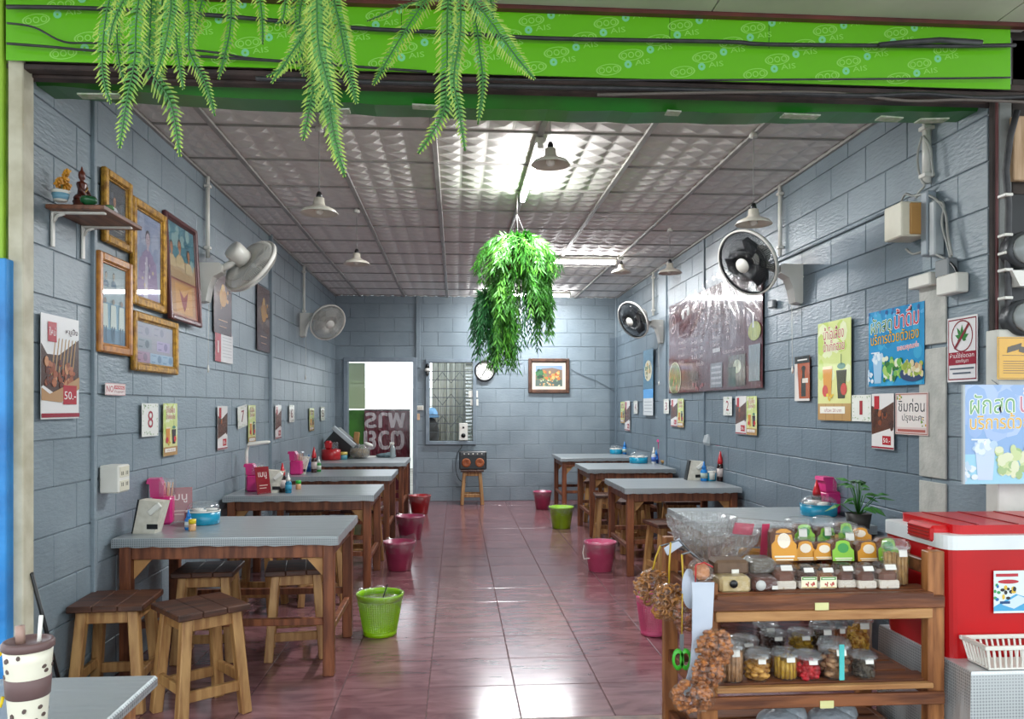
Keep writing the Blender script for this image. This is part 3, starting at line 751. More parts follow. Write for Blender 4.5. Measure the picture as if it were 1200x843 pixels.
def stool_proto():
    t = empty('wooden_stool', (0, 0, 0), 'wooden stool', 'stool')
    m = M()
    for k in range(3): m.box((-.105 + .105 * k, 0, .464), (.1035, .315, .028), None, .004)
    obj('seat', m, W_SEAT, t, label='dark brown plank seat')
    for sx in (-1, 1):
        for sy in (-1, 1):
            obj('leg', M().beam((sx * .14, sy * .14, 0), (sx * .105, sy * .105, .452), .045, .045, (0, 1, 0), .004), W_ST, t)
        obj('apron', M().box((sx * .109, 0, .42), (.02, .19, .055), None, .003), W_ST, t)
        obj('rung', M().box((sx * .130, 0, .155), (.022, .22, .045), None, .003), W_ST, t)
        obj('apron', M().box((0, sx * .109, .42), (.19, .02, .055), None, .003), W_ST, t)
        obj('rung', M().box((0, sx * .131, .125), (.22, .022, .045), None, .003), W_ST, t)
    return t
st = [(-1.12, 3.57, 40, 'wooden stool turned cornerwise in front of the nearest left table', None),
      (-1.53, 3.70, 4, 'dark-seated wooden stool tucked against the left wall before the nearest table', None),
      (-1.33, 4.38, 4, 'wooden stool under the nearest left table on its wall side', None),
      (-.87, 4.40, 10, 'wooden stool under the nearest left table behind its outer leg', None),
      (-1.32, 5.38, -6, 'wooden stool between first and second left tables, wall side', None),
      (-.93, 5.55, 12, 'wooden stool between first and second left tables, aisle side', None),
      (-.80, 6.85, -4, 'wooden stool behind the second left table on the aisle side', None),
      (-1.3, 6.95, 9, 'wooden stool behind the second left table on the wall side', None),
      (-.85, 8.55, 5, 'wooden stool behind the third left table', None), (-1.35, 7.1 + .1, 0, None, None),
      (1.60, 5.88, 8, 'wooden stool just left of the snack rack before the right table', None),
      (2.06, 7.22, -4, 'wooden stool behind the pink bucket table on its wall side', None),
      (1.62, 7.28, 10, 'wooden stool behind the pink bucket table near its middle', None),
      (1.52, 7.78, -5, 'wooden stool in front of the table with the blue round caddy', None),
      (1.95, 7.83, 3, 'wooden stool in shadow before the blue caddy table, wall side', None),
      (1.62, 9.3, 6, 'wooden stool between the two farthest right tables', None), (1.95, 9.55, -5, 'wooden stool between the farthest right tables, wall side', None),
      (.215, 10.98, 0, 'wooden stool under the black speaker box at the back wall', None),
      (1.62, 5.25, 5, 'wooden stool hidden mostly behind the table by the snack rack', None)]
sp = stool_proto(); first = True
for (x, y, a, lb, g_) in st:
    if lb is None: continue
    if first: sp.location = (x, y, 0); sp.rotation_euler.z = R(a); sp['label'] = lb; s1 = sp; first = False
    else: s1 = dup(sp, (x, y, 0), R(a), lb)
    s1['group'] = 'wooden stools'

# outside table at the lower left with tumbler
t = empty('front_table', (-1.3, 1.45, 0), 'grey vinyl covered table in the lower left corner under the tumbler', 'table')
m = M(); m.box((.0, 0, TZ - .015), (1.18, 1.0, .03), None, .006)
obj('vinyl_cover', m, VINYL, t, label='grey vinyl cover')
for sx in (-1, 1):
    for sy in (-1, 1): obj('leg', M().box((sx * .52, sy * .44, .32), (.06, .06, .73), None, .004), W_RKV, t)
    obj('apron', M().box((sx * .54, 0, TZ - .085), (.022, .81, .10), None, .003), W_RKV, t)
    obj('apron', M().box((0, sx * .455, TZ - .085), (.97, .022, .10), None, .003), W_RKV, t)
obj('corner_brace', M().beam((.53, .24, .62), (.53, .41, .48), .05, .03), W_RK, t)

cp = ond(33, 750, 1.52); hz = cp.z - TZ
t = empty('tumbler', (cp.x, cp.y, TZ), 'cream tumbler with brown dots, brown band and two straws', 'tumbler')
def rr(z): return .030 + .0125 * z / hz
CREAM = mat('cream_glaze', 'e5e0cd', 'dad4bf', rough=.3); BRN = mat('brown_silicone', '6d5452', '5f4745', rough=.5)
obj('body', M().lathe([(.028, 0), (.030, .004)] + [(rr(hz * k / 8), .004 + (hz - .02) * k / 8) for k in range(1, 9)], 40), CREAM, t)
m = M()
for k in range(64):
    a = k * 2.399963 + random.uniform(-.5, .5); z = .012 + random.uniform(-.006, .006) + (hz - .034) * ((k * 0.7548) % 1)
    if hz * .43 < z < hz * .66: continue
    m.lathe([(.0038, -.001), (.0034, .0011)], 8, ((rr(z) + .0014) * math.cos(a), (rr(z) + .0014) * math.sin(a), z), (math.cos(a), math.sin(a), 0), smooth=False, sy=1.3)
ob = obj('dots', m, mat('brown_dot', '5b4a44', rough=.4), t, kind='stuff')
obj('band', M().lathe([(rr(hz * .46), hz * .45), (rr(hz * .46) + .0022, hz * .46), (rr(hz * .64) + .0022, hz * .64), (rr(hz * .64), hz * .65)], 40), BRN, t)
obj('lid', M().lathe([(.041, hz - .018), (.0455, hz - .014), (.0455, hz - .004), (.042, hz), (.036, hz - .001), (.035, hz - .005), (0, hz - .005)], 40), BRN, t)
obj('straw', M().cyl((-.012, -.004, hz - .006), (-.013, -.004, hz + .028), .0085, n=14), mat('beige_straw_cap', 'a98a7c', rough=.5), t, label='short beige spout')
obj('straw', M().cyl((.015, .006, hz - .03), (.022, .004, hz + .045), .0038, n=12), WHITE, t, label='white straw')
obj('strap', M().tube([(-.044, -.005, hz * .9), (-.056, -.01, hz * .82), (-.062, -.01, hz * .6), (-.058, -.008, hz * .42), (-.047, -.006, hz * .36), (-.043, -.006, hz * .45)], .0036, 8), mat('yellow_cord', 'e3c400', rough=.6), t, label='yellow strap')

# ================================================================== WALL FANS
def fan(label, side, pc, axis, body_m, guard_m, hub_m, blade_m, wallp, guard_r=.205, ring_m=None):
    """pc: centre of the guard, axis: where it blows, wallp: where the bracket meets the wall"""
    pc = Vector(pc); ax = Vector(axis).normalized(); wp = Vector(wallp)
    t = empty('wall_fan', wp, label, 'fan')
    inv = Matrix.Translation(-wp)
    def L(p): return Vector(p) - wp
    q = Vector((0, 0, 1)).rotation_difference(ax).to_matrix().to_4x4()
    base = Matrix.Translation(L(pc)) @ q
    def put(name, m, mt, **k): o = obj(name, m, mt, t, **k); o.matrix_local = base; return o
    Rg = guard_r
    def guard(sgn):
        m = M(); depth = .055 * sgn; n = 100
        m.lathe([(Rg - .006, -.008), (Rg + .003, -.008), (Rg + .003, .008), (Rg - .006, .008), (Rg - .006, -.008)], 48)
        for k in range(n):
            a = 2 * math.pi * k / n; c_, s_ = math.cos(a), math.sin(a)
            pts = [(Rg * c_, Rg * s_, 0), (Rg * .93 * c_, Rg * .93 * s_, depth * .7), (Rg * .6 * c_, Rg * .6 * s_, depth), (Rg * .24 * c_, Rg * .24 * s_, depth * 1.05)]
            m.tube(pts, .0020, 3)
        for rr_ in (.8, .5): m.lathe([(Rg * rr_ - .0015, depth * (1 if rr_ < .7 else .85)), (Rg * rr_ + .0015, depth * (1 if rr_ < .7 else .85)), (Rg * rr_, depth * (1 if rr_ < .7 else .85) + .003)], 40, cap=False)
        return m
    put('front_guard', guard(1), guard_m); put('rear_guard', guard(-1), guard_m)
    if ring_m: put('guard_ring', M().lathe([(Rg, -.012), (Rg + .012, -.012), (Rg + .012, .012), (Rg, .012), (Rg, -.012)], 48), ring_m, label='white ring around the guard')
    put('badge', M().lathe([(0, .064), (.048, .062), (.05, .052), (0, .05)], 24), hub_m)
    for k in range(3):
        m = M(); vs = []; a0 = 2 * math.pi * k / 3
        for (r_, da, zz) in ((.03, -.5, .014), (.09, -.55, .018), (.17, -.35, .014), (.178, .2, -.004), (.15, .55, -.016), (.08, .55, -.016), (.03, .5, -.012)):
            vs.append((r_ * math.cos(a0 + da), r_ * math.sin(a0 + da), zz))
        vs2 = [(x, y, z - .003) for x, y, z in vs]; n = len(vs)
        m.add(vs + vs2, [tuple(range(n)), tuple(range(n, 2 * n))[::-1]] + [(i, n + i, n + (i + 1) % n, (i + 1) % n) for i in range(n)])
        put('blade', m, blade_m)
    put('hub', M().lathe([(0, .03), (.03, .026), (.034, -.02), (0, -.025)], 20), blade_m)
    put('motor_housing', M().lathe([(.045, -.055), (.064, -.06), (.066, -.16), (.060, -.175), (.03, -.182), (0, -.182)], 28), body_m)
    mot = pc - ax * .12; sg = 1 if side == 'L' else -1
    top = wp + Vector((sg * .13, 0, .02))
    obj('neck', M().tube([L(top), L(top) * .5 + L(mot) * .5 + Vector((0, 0, -.02)), L(mot) - Vector((0, 0, .03))], .024, 10), body_m, t)
    # bracket body in profile: tall on the wall, reaching out at the top
    pr_ = [(0, .06), (0, -.18), (.012, -.20), (.055, -.19), (.072, -.10), (.10, -.03), (.155, .0), (.16, .045), (.14, .062)]
    mm = Matrix(((sg, 0, 0, 0), (0, 0, 1, 0), (0, 1, 0, 0), (0, 0, 0, 1)))
    obj('wall_bracket', M().prism(pr_, -.055, .055, mtx=mm), body_m, t)
    obj('pull_cord', M().cyl((sg * .06, .0, -.19), (sg * .055, 0, -.62), .0016, n=5).lathe([(.006, -.66), (.008, -.64), (.003, -.61)], 8, (sg * .055, 0, 0)), body_m, t)
    return t
WG = mat('white_wire', 'd8d6ce', rough=.4); BG = mat('black_wire', '202225', rough=.3); CBL = clear('pale_blade', 'd5dad8', .55, .2); KBL = mat('black_blade', '2a2d31', rough=.25)
w1 = onx(234, 320, XL); w2 = onx(352, 374, XL)
def near(wp, u, v, dt=None):
    # point on the sight line at the distance of the bracket plus a bit
    t_ = (wp - Vector((0, 0, EYE))).dot(Vector((S4, C4, 0)))
    return ond(u, v, t_ + (dt or 0))
fan('white wall fan nearest the shop front on the left wall', 'L', near(w1, 294, 312, .10), (.55, .62, -.55), WHITE, WG, WHITE, CBL, w1, .205, WHITE)
fan('white wall fan farther back on the left wall', 'L', near(w2, 384, 378, -.08), (.50, -.62, -.42), WHITE, WG, WHITE, CBL, w2, .195, WHITE)
w3 = onx(938, 322, XR); w4 = onx(778, 382, XR)
fan('large black and white wall fan nearest the front on the right wall', 'R', near(w3, 876, 308, -.05), (-.72, -.42, -.42), WHITE, BG, WHITE, KBL, w3, .215, WHITE)
fan('smaller looking black wall fan farther back on the right wall', 'R', near(w4, 742, 375, -.05), (-.72, -.42, -.42), WHITE, BG, WHITE, KBL, w4, .205, WHITE)

def conduit(side, u, v0, v1, label, r=.014, out=.03):
    X = XL if side == 'L' else XR; a = onx(u, v0, X); b = onx(u, v1, X); sg = 1 if side == 'L' else -1
    x = X + sg * out; t = empty('conduit', (x, a.y, b.z), label, 'conduit')
    top = min(a.z, ZC - .02); h = top - b.z
    obj('pipe', M().cyl((0, 0, 0), (0, 0, h), r, n=12), WHITE, t)
    for k in (.12, .88): obj('clip', M().box((0, 0, h * k), (r * 2 + .014, r * 2 + .014, .02), None, .003), WHITE, t)
conduit('L', 238, 203, 302, 'white conduit running up above the front left fan'); conduit('L', 353, 308, 372, 'white conduit above the farther left fan')
conduit('R', 919, 212, 300, 'white conduit above the front black fan'); conduit('R', 768.5, 314, 370, 'white conduit above the farther black fan')
conduit('R', 1093, 142, 215, 'white conduit coming down to the cream switch box', .02)

# ================================================================== ELECTRICS
def rbox(name, side, u0, u1, vt, vb, dep, m_, label, cat):
    c, W_, H_ = wrect(side, u0, u1, vt, vb)
    o = obj(name, M().box((0, 0, dep / 2), (W_, H_, dep), None, .006), m_, label=label, cat=cat)
    o.matrix_world = wall_mtx(side, c, .012); return o, W_, H_
o, W_, H_ = rbox('socket_box', 'L', 113, 127, 545, 577, .09, WHITE, 'white double socket box on the left wall beside the column', 'socket')
m = M()
for a in (-1, 1):
    for b in (-1, 1):
        for k in (-1, 1): m.box((a * W_ * .2 + k * .008, b * H_ * .2, .0915), (.004, .018, .003))
obj('slots', m, BLACK, o, kind='stuff')
m = M().box((0, H_ * .25, .0905), (W_ * .8, H_ * .38, .003), None, .001).box((0, -H_ * .25, .0905), (W_ * .8, H_ * .38, .003), None, .001); obj('cover_plate', m, IVORY, o)
o, W_, H_ = rbox('switch_box', 'R', 1070, 1092, 241, 281, .14, IVORY, 'cream electrical switch box on the right wall below the white conduit', 'switch box')
obj('side_plate', M().box((W_ * .52, 0, .05), (.02, H_ * .9, .10), None, .004), mat('tan_plastic', 'b98a4c', rough=.5), o)
m = M()
for k in range(3): m.box((W_ * .535, H_ * (.25 - .22 * k), .05), (.004, .02, .03))
obj('socket_holes', m, BLACK, o, kind='stuff')
rbox('grey_trunking', 'R', 1093, 1101, 225, 300, .05, mat('grey_trunk', '8f9aa2', rough=.4), 'grey painted cable trunking beside the cream switch box', 'trunking')
rbox('clear_trunking', 'R', 1103, 1110, 236, 300, .05, mat('pale_trunk', 'aeb4b6', '8f979b', rough=.3), 'pale curved cable cover right of the grey trunking', 'trunking')
o, W_, H_ = rbox('grey_switch', 'R', 1110, 1126, 304, 325, .05, mat('grey_box', '7a7f82', rough=.4), 'grey switch plate below the cable loops', 'switch')
o, W_, H_ = rbox('white_socket', 'R', 1114, 1139, 322, 345, .06, WHITE, 'white socket plate lowest beside the hanging cable loops', 'socket')
rbox('white_junction', 'R', 1078, 1104, 322, 337, .05, WHITE, 'rounded white junction cover at the top of the bare render strip', 'junction box')
rbox('small_fan_switch', 'R', 906, 912, 352, 361, .03, mat('grey_box', '7a7f82'), 'tiny switch on the wall under the large front black fan', 'switch')
def wp3(u, v, o=.04): p = onx(u, v, XR); return (XR - o, p.y, p.z)
GC = mat('pale_cable', 'a9aaa5', '84857f', rough=.5)
for pts, l_ in (([(1092, 212), (1095, 218), (1088, 226), (1085, 232)], 'white wire dropping from conduit into the switch box'),
                ([(1066, 240), (1072, 228), (1082, 230), (1096, 228), (1110, 235), (1120, 250), (1123, 275), (1128, 300)], 'pale wires looping right of the switch box to the sockets'),
                ([(1105, 236), (1118, 240), (1116, 262), (1122, 285), (1126, 302)], 'second pale wire twisted beside the first near the sockets'),
                ([(1073, 292), (1082, 298), (1098, 294), (1112, 300), (1124, 306)], 'grey wire passing under the trunking'),
                ([(1092, 160), (1087, 180), (1088, 200), (1093, 215)], 'thin grey wire beside the upper white conduit'),
                ([(1094, 160), (1102, 172), (1104, 190), (1106, 207)], 'loose wire end with blue sleeve near the upper conduit'),
                ([(1126, 308), (1132, 315), (1136, 330), (1130, 338), (1122, 332)], 'black plugged wire between the two lower sockets')):
    wire('electric_wire', [wp3(*p, .05) for p in pts], .006, GC if 'black' not in l_ else BLACK, l_, 'wire')
pa, pb = onx(1062, 239, XR), onx(860, 331, XR)
obj('thin_conduit', M().tube([(XR - .018, pa.y, pa.z), (XR - .018, (pa.y + pb.y) / 2, pa.z - .005), (XR - .018, pb.y, pa.z)], .007, 8), PAINT, label='thin painted pipe running back along the right wall from the switch box', cat='pipe')
# meters outside at the right edge
def outer(u, v, Y=3.16): return ony(u, v, Y)
t = empty('meter_board', outer(1200, 300, 3.2), 'black electricity meter board with cables at the right edge', 'meter board')
W0 = t.location
def lo(u, v, Y=3.16): return outer(u, v, Y) - W0
a, b = lo(1178, 395), lo(1240, 395); c_ = lo(1200, 225)
obj('back_board', M().box(((a.x + b.x) / 2, .0, (a.z + c_.z) / 2), (b.x - a.x, .02, c_.z - a.z), None, .004), mat('meter_black', '26282b', '1b1c1e', rough=.5), t)
GLM = clear('meter_glass', 'c5cccb', .5, .05)
for v in (292, 372):
    p = lo(1203, v, 3.10)
    obj('meter', M().lathe([(.075, 0), (.075, .05), (.068, .06)], 24, (p.x, p.y + .06, p.z), (0, -1, 0)), mat('meter_case', '3a3d40', rough=.4), t)
    obj('meter_window', M().lathe([(.062, 0), (.06, .02), (.0, .03)], 24, (p.x, p.y, p.z), (0, -1, 0)), GLM, t)
    obj('meter_cover', M().prism([(p.x - .055, p.z - .085), (p.x - .02, p.z - .15), (p.x + .07, p.z - .15), (p.x + .07, p.z - .085)], 0, .05, mtx=Matrix.Translation((0, p.y + .06, 0)) @ Matrix.Rotation(R(90), 4, 'X')), WHITE, t, label='white lower cover')
for v in (228, 275, 296, 316, 349):
    p = lo(1182, v, 3.12); obj('cable_clip', M().box((p.x, p.y + .02, p.z), (.035, .05, .012), None, .002), WHITE, t)
obj('thick_cable', M().tube([lo(1192, 130, 3.14), lo(1184, 160, 3.14), lo(1179, 200, 3.14), lo(1182, 240, 3.14), lo(1181, 300, 3.14), lo(1182, 370, 3.14), lo(1186, 388, 3.14), lo(1205, 394, 3.14)], .013, 8), CABLE, t)
o = obj('breaker_board', M().box((0, 0, 0), (.14, .03, .27), None, .004), mat('light_wood_board', 'c7a98a', 'a98866', rough=.6, scale=5, stretch=(9, 9, 1)), loc=outer(1204, 175, 3.17), label='pale wooden board above the electricity meters', cat='board')
m = M().box((.03, -.03, -.02), (.06, .03, .12), None, .004); obj('breaker', m, IVORY, o)
for k in range(3): obj('breaker_hole', M().cyl((.02, -.044, .02 - .025 * k), (.02, -.047, .02 - .025 * k), .005, n=8), BLACK, o)
# yellow notice
A, B_ = ony(1168, 395, 3.11), ony(1222, 445, 3.11)
pr = Print(B_.x - A.x, A.z - B_.z, 'd9a313', .003)
pr.border(.02, .012, '6b4d05')
for k in range(6): pr.rect(.12, .42 - .055 * k, .88 - .1 * (k % 2), .435 - .055 * k, '6b4d05')
pr.poly([(.2, .62), (.5, .72), (.52, .86), (.22, .76)], '3b2d06'); pr.poly([(.45, .66), (.75, .56), (.78, .7), (.5, .78)], '3b2d06'); pr.rect(.1, .56, .9, .57, '3b2d06')
obj('yellow_notice', pr, LAM, loc=((A.x + B_.x) / 2, 3.108, (A.z + B_.z) / 2), rot=(R(90), 0, 0), label='yellow notice sheet with a dark drawing under the meters', cat='notice')
# ================================================================== PICTURES, POSTERS AND SIGNS
def frame(side, u0, u1, vt, vb, fm, fw, label, art, glass=True, out=.012, tilt=0, name='picture_frame', cat='picture'):
    c, W_, H_ = wrect(side, u0, u1, vt, vb)
    t = empty(name, c, label, cat); mt = wall_mtx(side, c, out)
    if tilt: mt = mt @ Matrix.Rotation(tilt, 4, 'X')
    t.matrix_world = mt
    m = M(); d = .028
    def bar(a, b, w_): m.beam(a, b, w_, d, (0, 0, 1), .006)
    for s_ in (-1, 1):
        m.box((s_ * (W_ / 2 - fw / 2), 0, d / 2), (fw, H_, d), None, .007); m.box((0, s_ * (H_ / 2 - fw / 2), d / 2), (W_ - 2 * fw, fw, d), None, .007)
        m.box((s_ * (W_ / 2 - fw * 1.0), 0, d * .3), (fw * .4, H_ - fw, d * .5), None, .003); m.box((0, s_ * (H_ / 2 - fw), d * .3), (W_ - fw * 2, fw * .4, d * .5), None, .003)
    obj('frame', m, fm, t)
    p = art(W_ - 1.8 * fw, H_ - 1.8 * fw); o = obj('picture', p, PRT, t); o.location = (0, 0, .004)
    if glass: obj('glass', M().box((0, 0, .013), (W_ - 2 * fw, H_ - 2 * fw, .002)), clear('picture_glass', 'f0f4f4', .0, .02, .3), t)
    return t
def person_bust(p, x, y, s, skin, coat, hair='2e2a2a', asp=1):
    sx = s * p.h / p.w
    p.poly([(x - 1.5 * sx, y - 2.6 * s), (x - 1.35 * sx, y - 1.5 * s), (x - .5 * sx, y - 1.0 * s), (x + .5 * sx, y - 1.0 * s), (x + 1.35 * sx, y - 1.5 * s), (x + 1.5 * sx, y - 2.6 * s)], coat)
    p.rect(x - .25 * sx, y - 1.1 * s, x + .25 * sx, y - .5 * s, skin); p.ell(x, y + .12 * s, .62 * sx, .82 * s, hair, 16); p.ell(x, y - .05 * s, .52 * sx, .72 * s, skin, 16)
    for k in (-1, 1): p.ell(x + k * .2 * sx, y + .05 * s, .08 * sx, .05 * s, '2b2524', 6)
    p.rect(x - .15 * sx, y - .38 * s, x + .15 * sx, y - .33 * s, '7a4a44'); p.poly([(x - .05 * sx, y), (x + .05 * sx, y), (x + .08 * sx, y - .2 * s), (x - .08 * sx, y - .2 * s)], '9a7f74')
def art_small(w_, h_):
    p = Print(w_, h_, '3a444d'); p.blobs(14, .1, .1, .9, .9, .08, ['46525c', '2f383f', '59666f'], 4)
    person_bust(p, .45, .66, .10, 'b98a6c', 'd5d9dc'); p.rect(.15, .2, .85, .215, 'b9bcae'); p.rect(.2, .15, .8, .163, '9aa092'); return p
def art_portrait(w_, h_):
    p = Print(w_, h_, '8f9dba'); p.rect(0, 0, 1, .45, 'a8b0c2'); p.blobs(16, .05, .05, .95, .95, .09, ['9aa6c0', '8795b3', 'a3adc4'], 2)
    person_bust(p, .5, .70, .115, 'b9a7b4', '8d7da3', '35343c')
    p.poly([(.12, 0), (.2, .45), (.42, .56), (.5, .3), (.58, .56), (.8, .45), (.9, 0)], '9683a8'); p.poly([(.35, .0), (.42, .5), (.48, .5), (.5, 0)], 'c3bccb')
    p.blobs(10, .3, .1, .7, .45, .02, ['d9d2dd', 'c9b98e', '6f5f86'], 5); return p
def art_group(w_, h_):
    p = Print(w_, h_, '4d8593'); p.rect(0, 0, 1, .62, 'b79a74'); p.blobs(12, .05, .6, .95, .98, .07, ['5b98a5', '3f7484', '8cb0b0'], 3)
    for x, y, s in ((.18, .72, .075), (.45, .76, .085), (.75, .70, .075)): person_bust(p, x, y, s, 'b98260', 'cdb78c')
    p.rect(.0, .0, 1, .40, 'a5604a'); p.rect(.1, .03, .9, .38, 'b98b5d'); p.rect(.22, .05, .8, .36, 'cf9a5a')
    p.poly([(.35, .30), (.5, .22), (.66, .30), (.58, .14), (.5, .07), (.43, .14)], '93353a'); p.rect(0, .39, 1, .405, '7c3c34'); return p
def art_photo(w_, h_):
    p = Print(w_, h_, '9fb3b8'); p.rect(0, 0, 1, .52, '6f97ac'); p.rect(0, 0, 1, .2, '3d6782')
    for x, y in ((.25, .84), (.52, .85)): person_bust(p, x, y, .05, 'b9b2a2', '5f7f92')
    for x in (.2, .5, .8): p.poly([(x - .11, .22), (x - .09, .5), (x + .09, .5), (x + .11, .22)], 'c6cfc2'); p.rect(x - .06, .05, x - .02, .24, '2c5069'); p.rect(x + .02, .05, x + .06, .24, '2c5069'); p.ell(x, .54, .05, .035, '8f8478')
    return p
def art_notes(w_, h_):
    p = Print(w_, h_, '8f8790')
    for k, (x, y, c1, c2) in enumerate(((.25, .78, '8a7f8e', '6b6072'), (.62, .80, '8f8592', '6f6678'), (.25, .48, '7f8288', '3f4450'), (.72, .48, 'a08bb0', '6d5684'), (.2, .18, '9c6f86', '6f4660'), (.55, .17, '8fa6bd', '5a7894'), (.84, .17, '93adc4', '5f86a8'))):
        p.rect(x - .17, y - .12, x + .17, y + .12, c1); p.ell(x + .06, y, .05, .09, c2); p.rect(x - .14, y + .06, x - .02, y + .08, c2); p.rect(x - .14, y - .09, x - .05, y - .06, c2)
    return p
def art_house(w_, h_):
    p = Print(w_, h_, 'd9cdbc'); p.rect(.12, .14, .88, .86, '7f94b0')
    p.poly([(.12, .55), (.3, .75), (.6, .78), (.88, .7), (.88, .3), (.12, .3)], '7c6a5c'); p.rect(.12, .14, .88, .36, '56665f')
    p.blobs(40, .3, .38, .8, .66, .05, ['c7743e', 'd98b4d', 'a8583a', 'e0a86a', '6f8b4a'], 2); p.blobs(26, .14, .4, .32, .75, .05, ['2f5540', '3f7048', '24432f'], 6)
    p.blobs(24, .2, .16, .8, .36, .03, ['c7c5a5', '8fa07a', '4c6f5a', 'd9a46c'], 8); return p
frame('L', 148, 188, 241, 362, GOLD, .045, 'large gilt framed portrait of a person in a pale jacket', art_portrait)
frame('L', 114, 147, 205, 290, GOLD, .04, 'small dark picture in gilt frame above the little shelf', art_small)
frame('L', 188, 226, 258, 379, MAROON, .03, 'tall maroon framed group picture tilted from the wall', art_group, True, .02, R(-3))
frame('L', 107, 147, 301, 415, ORNG, .04, 'orange framed blue-toned photograph of people standing', art_photo)
frame('L', 149, 202, 371, 437, GOLD, .04, 'gilt framed set of banknotes under the big portrait', art_notes)
frame('B', 619, 667, 420.5, 461, mat('walnut_frame', '5f4030', '3f2a20', rough=.4, scale=12), .045, 'wood framed colourful landscape painting on the back wall', art_house, False, name='painting', cat='painting')

def hp(name, side, u0, u1, vt, vb, art, label, cat='poster', m_=None, group=None, roll=0, out=.0195):
    c, W_, H_ = wrect(side, u0, u1, vt, vb); return hang(name, art(W_, H_), side, c, m_ or LAM, label, cat, group, out, roll)
def art_skewer(w_, h_):
    p = Print(w_, h_, 'e9e6e4'); p.poly([(0, .72), (.15, .62), (.45, .62), (1, .8), (1, .3), (.6, .18), (.05, .32), (0, .3)], '54372a')
    for k in range(7): p.poly([(.35 + .09 * k, .78 - .0 * k), (.38 + .09 * k, .79), (.28 + .09 * k, .42), (.25 + .09 * k, .42)], 'b08a5c')
    p.blobs(46, .12, .32, .86, .56, .04, ['8f4b2c', 'b06a44', '6b3520', 'c78c62', '9c5636'], 9); p.poly([(0, .3), (.2, .24), (.6, .32), (1, .42), (1, .3), (.5, .16), (0, .18)], 'b98e62')
    p.rect(.16, .74, .38, .93, 'b3202c'); p.text('ใหม่', .19, .80, .35, .88, 'f2e9e6'); p.rect(.55, .14, .92, .33, 'b3202c'); p.text('50.-', .58, .19, .90, .27, 'f6f2ee'); p.rect(0, .015, 1, .055, '9b2032')
    p.text('หมูปิ้ง', .62, .82, .95, .90, '5a2c22'); return p
def art_drink(w_, h_):
    p = Print(w_, h_, 'd8d58e'); p.rect(0, .5, 1, 1, 'cfd98a'); p.blobs(14, 0, .45, 1, .95, .09, ['e6e2a6', 'bccf6a', 'dfe5b6'], 3); p.rect(0, 0, 1, .17, 'b88f58')
    for k in range(4): p.rect(.25 * k, 0, .25 * k + .012, .17, '8f6b3e')
    p.text('น้ำโอเลี้ยง', .18, .82, .80, .95, 'b01e3c', 'f6ecd8', .005); p.text('น้ำเก๊กฮวย', .18, .70, .82, .81, 'b01e3c', 'f6ecd8', .005)
    p.poly([(.16, .52), (.46, .52), (.42, .24), (.20, .24)], 'd48a2c'); p.rect(.16, .52, .46, .55, 'e9d9b0'); p.poly([(.58, .50), (.88, .50), (.83, .22), (.63, .22)], '33191b'); p.ell(.73, .54, .12, .03, '4c7f6a'); p.rect(.72, .55, .735, .66, '2f5a40')
    p.ell(.24, .30, .09, .06, 'c32a34'); p.ell(.80, .31, .09, .06, 'c32a34'); p.blobs(8, .2, .2, .5, .26, .02, ['e6c33a', 'd9a92a'], 2); p.rect(.08, .07, .84, .14, 'f0e9dc'); p.text('แก้วละ 20 บาท', .22, .085, .74, .125, 'a02a38'); return p
def num(n):
    def f(w_, h_):
        p = Print(w_, h_, 'e6e5dd'); p.blobs(12, .04, .04, .96, .14, .03, ['7f9b6c', 'a5b88e'], n); p.blobs(12, .04, .86, .96, .96, .03, ['7f9b6c', 'a5b88e'], n + 9); p.blobs(5, .04, .2, .12, .8, .025, ['7f9b6c'], n); p.blobs(5, .88, .2, .96, .8, .025, ['a5b88e'], n + 3)
        p.text(str(n), .34 if n != 1 else .42, .25, .66 if n != 1 else .58, .78, 'a02032'); return p
    return f
def art_steak(w_, h_):
    p = Print(w_, h_, 'e3dedb'); p.poly([(0, .25), (0, .78), (.4, .70), (1, .85), (1, .4)], '5d3424'); p.blobs(22, .1, .35, .95, .7, .05, ['7f4128', '4a261a', '9c5a38', '3c1e16'], 5); p.rect(.12, .72, .36, .96, 'b3202c'); p.rect(.5, .08, .88, .24, 'b3202c'); p.text('50.-', .54, .12, .85, .2, 'f6f2ee'); p.rect(0, .01, 1, .04, '9b2032'); return p
hp('food_poster', 'L', 41.5, 86.5, 371, 491, art_skewer, 'large grilled skewer poster priced 50 on the left column')
def art_nosmoke(w_, h_):
    p = Print(w_, h_, 'ecdfdc'); p.border(.02, .03, 'b3283a'); p.text('NO', .06, .25, .38, .78, 'b3283a'); p.rect(.42, .52, .94, .82, 'b3283a'); p.text('SMOKING', .45, .58, .91, .76, 'f6ecea'); p.text('ห้ามสูบบุหรี่', .44, .18, .92, .44, '8a2a38'); return p
hp('small_sign', 'L', 118, 142, 449.5, 463.5, art_nosmoke, 'small red and white NO SMOKING sticker on the left wall', 'sign')
hp('number_card', 'L', 161.5, 181, 473, 511.5, num(8), 'card with a red eight, nearest the front on the left wall', 'sign')
hp('drink_poster', 'L', 187, 203.5, 473, 534, art_drink, 'narrow yellow drinks poster beside the card with the eight')
hp('food_poster', 'L', 251.5, 263, 476, 527, art_steak, 'narrow meat poster left of the crooked card with the seven')
hp('number_card', 'L', 275.5, 286.5, 475.5, 501, num(7), 'slightly crooked white card with a red seven on the left wall', 'sign', roll=R(5))
hp('drink_poster', 'L', 288, 296.5, 475, 520, art_drink, 'narrow yellow drinks poster right of the crooked seven card')
hp('food_poster', 'L', 320, 327, 475, 514, art_steak, 'narrow meat poster just past the painted conduit, left wall')
hp('number_card', 'L', 336.5, 342.5, 475, 495, num(6), 'small white card, first one beyond the painted pilaster on the left wall', 'sign')
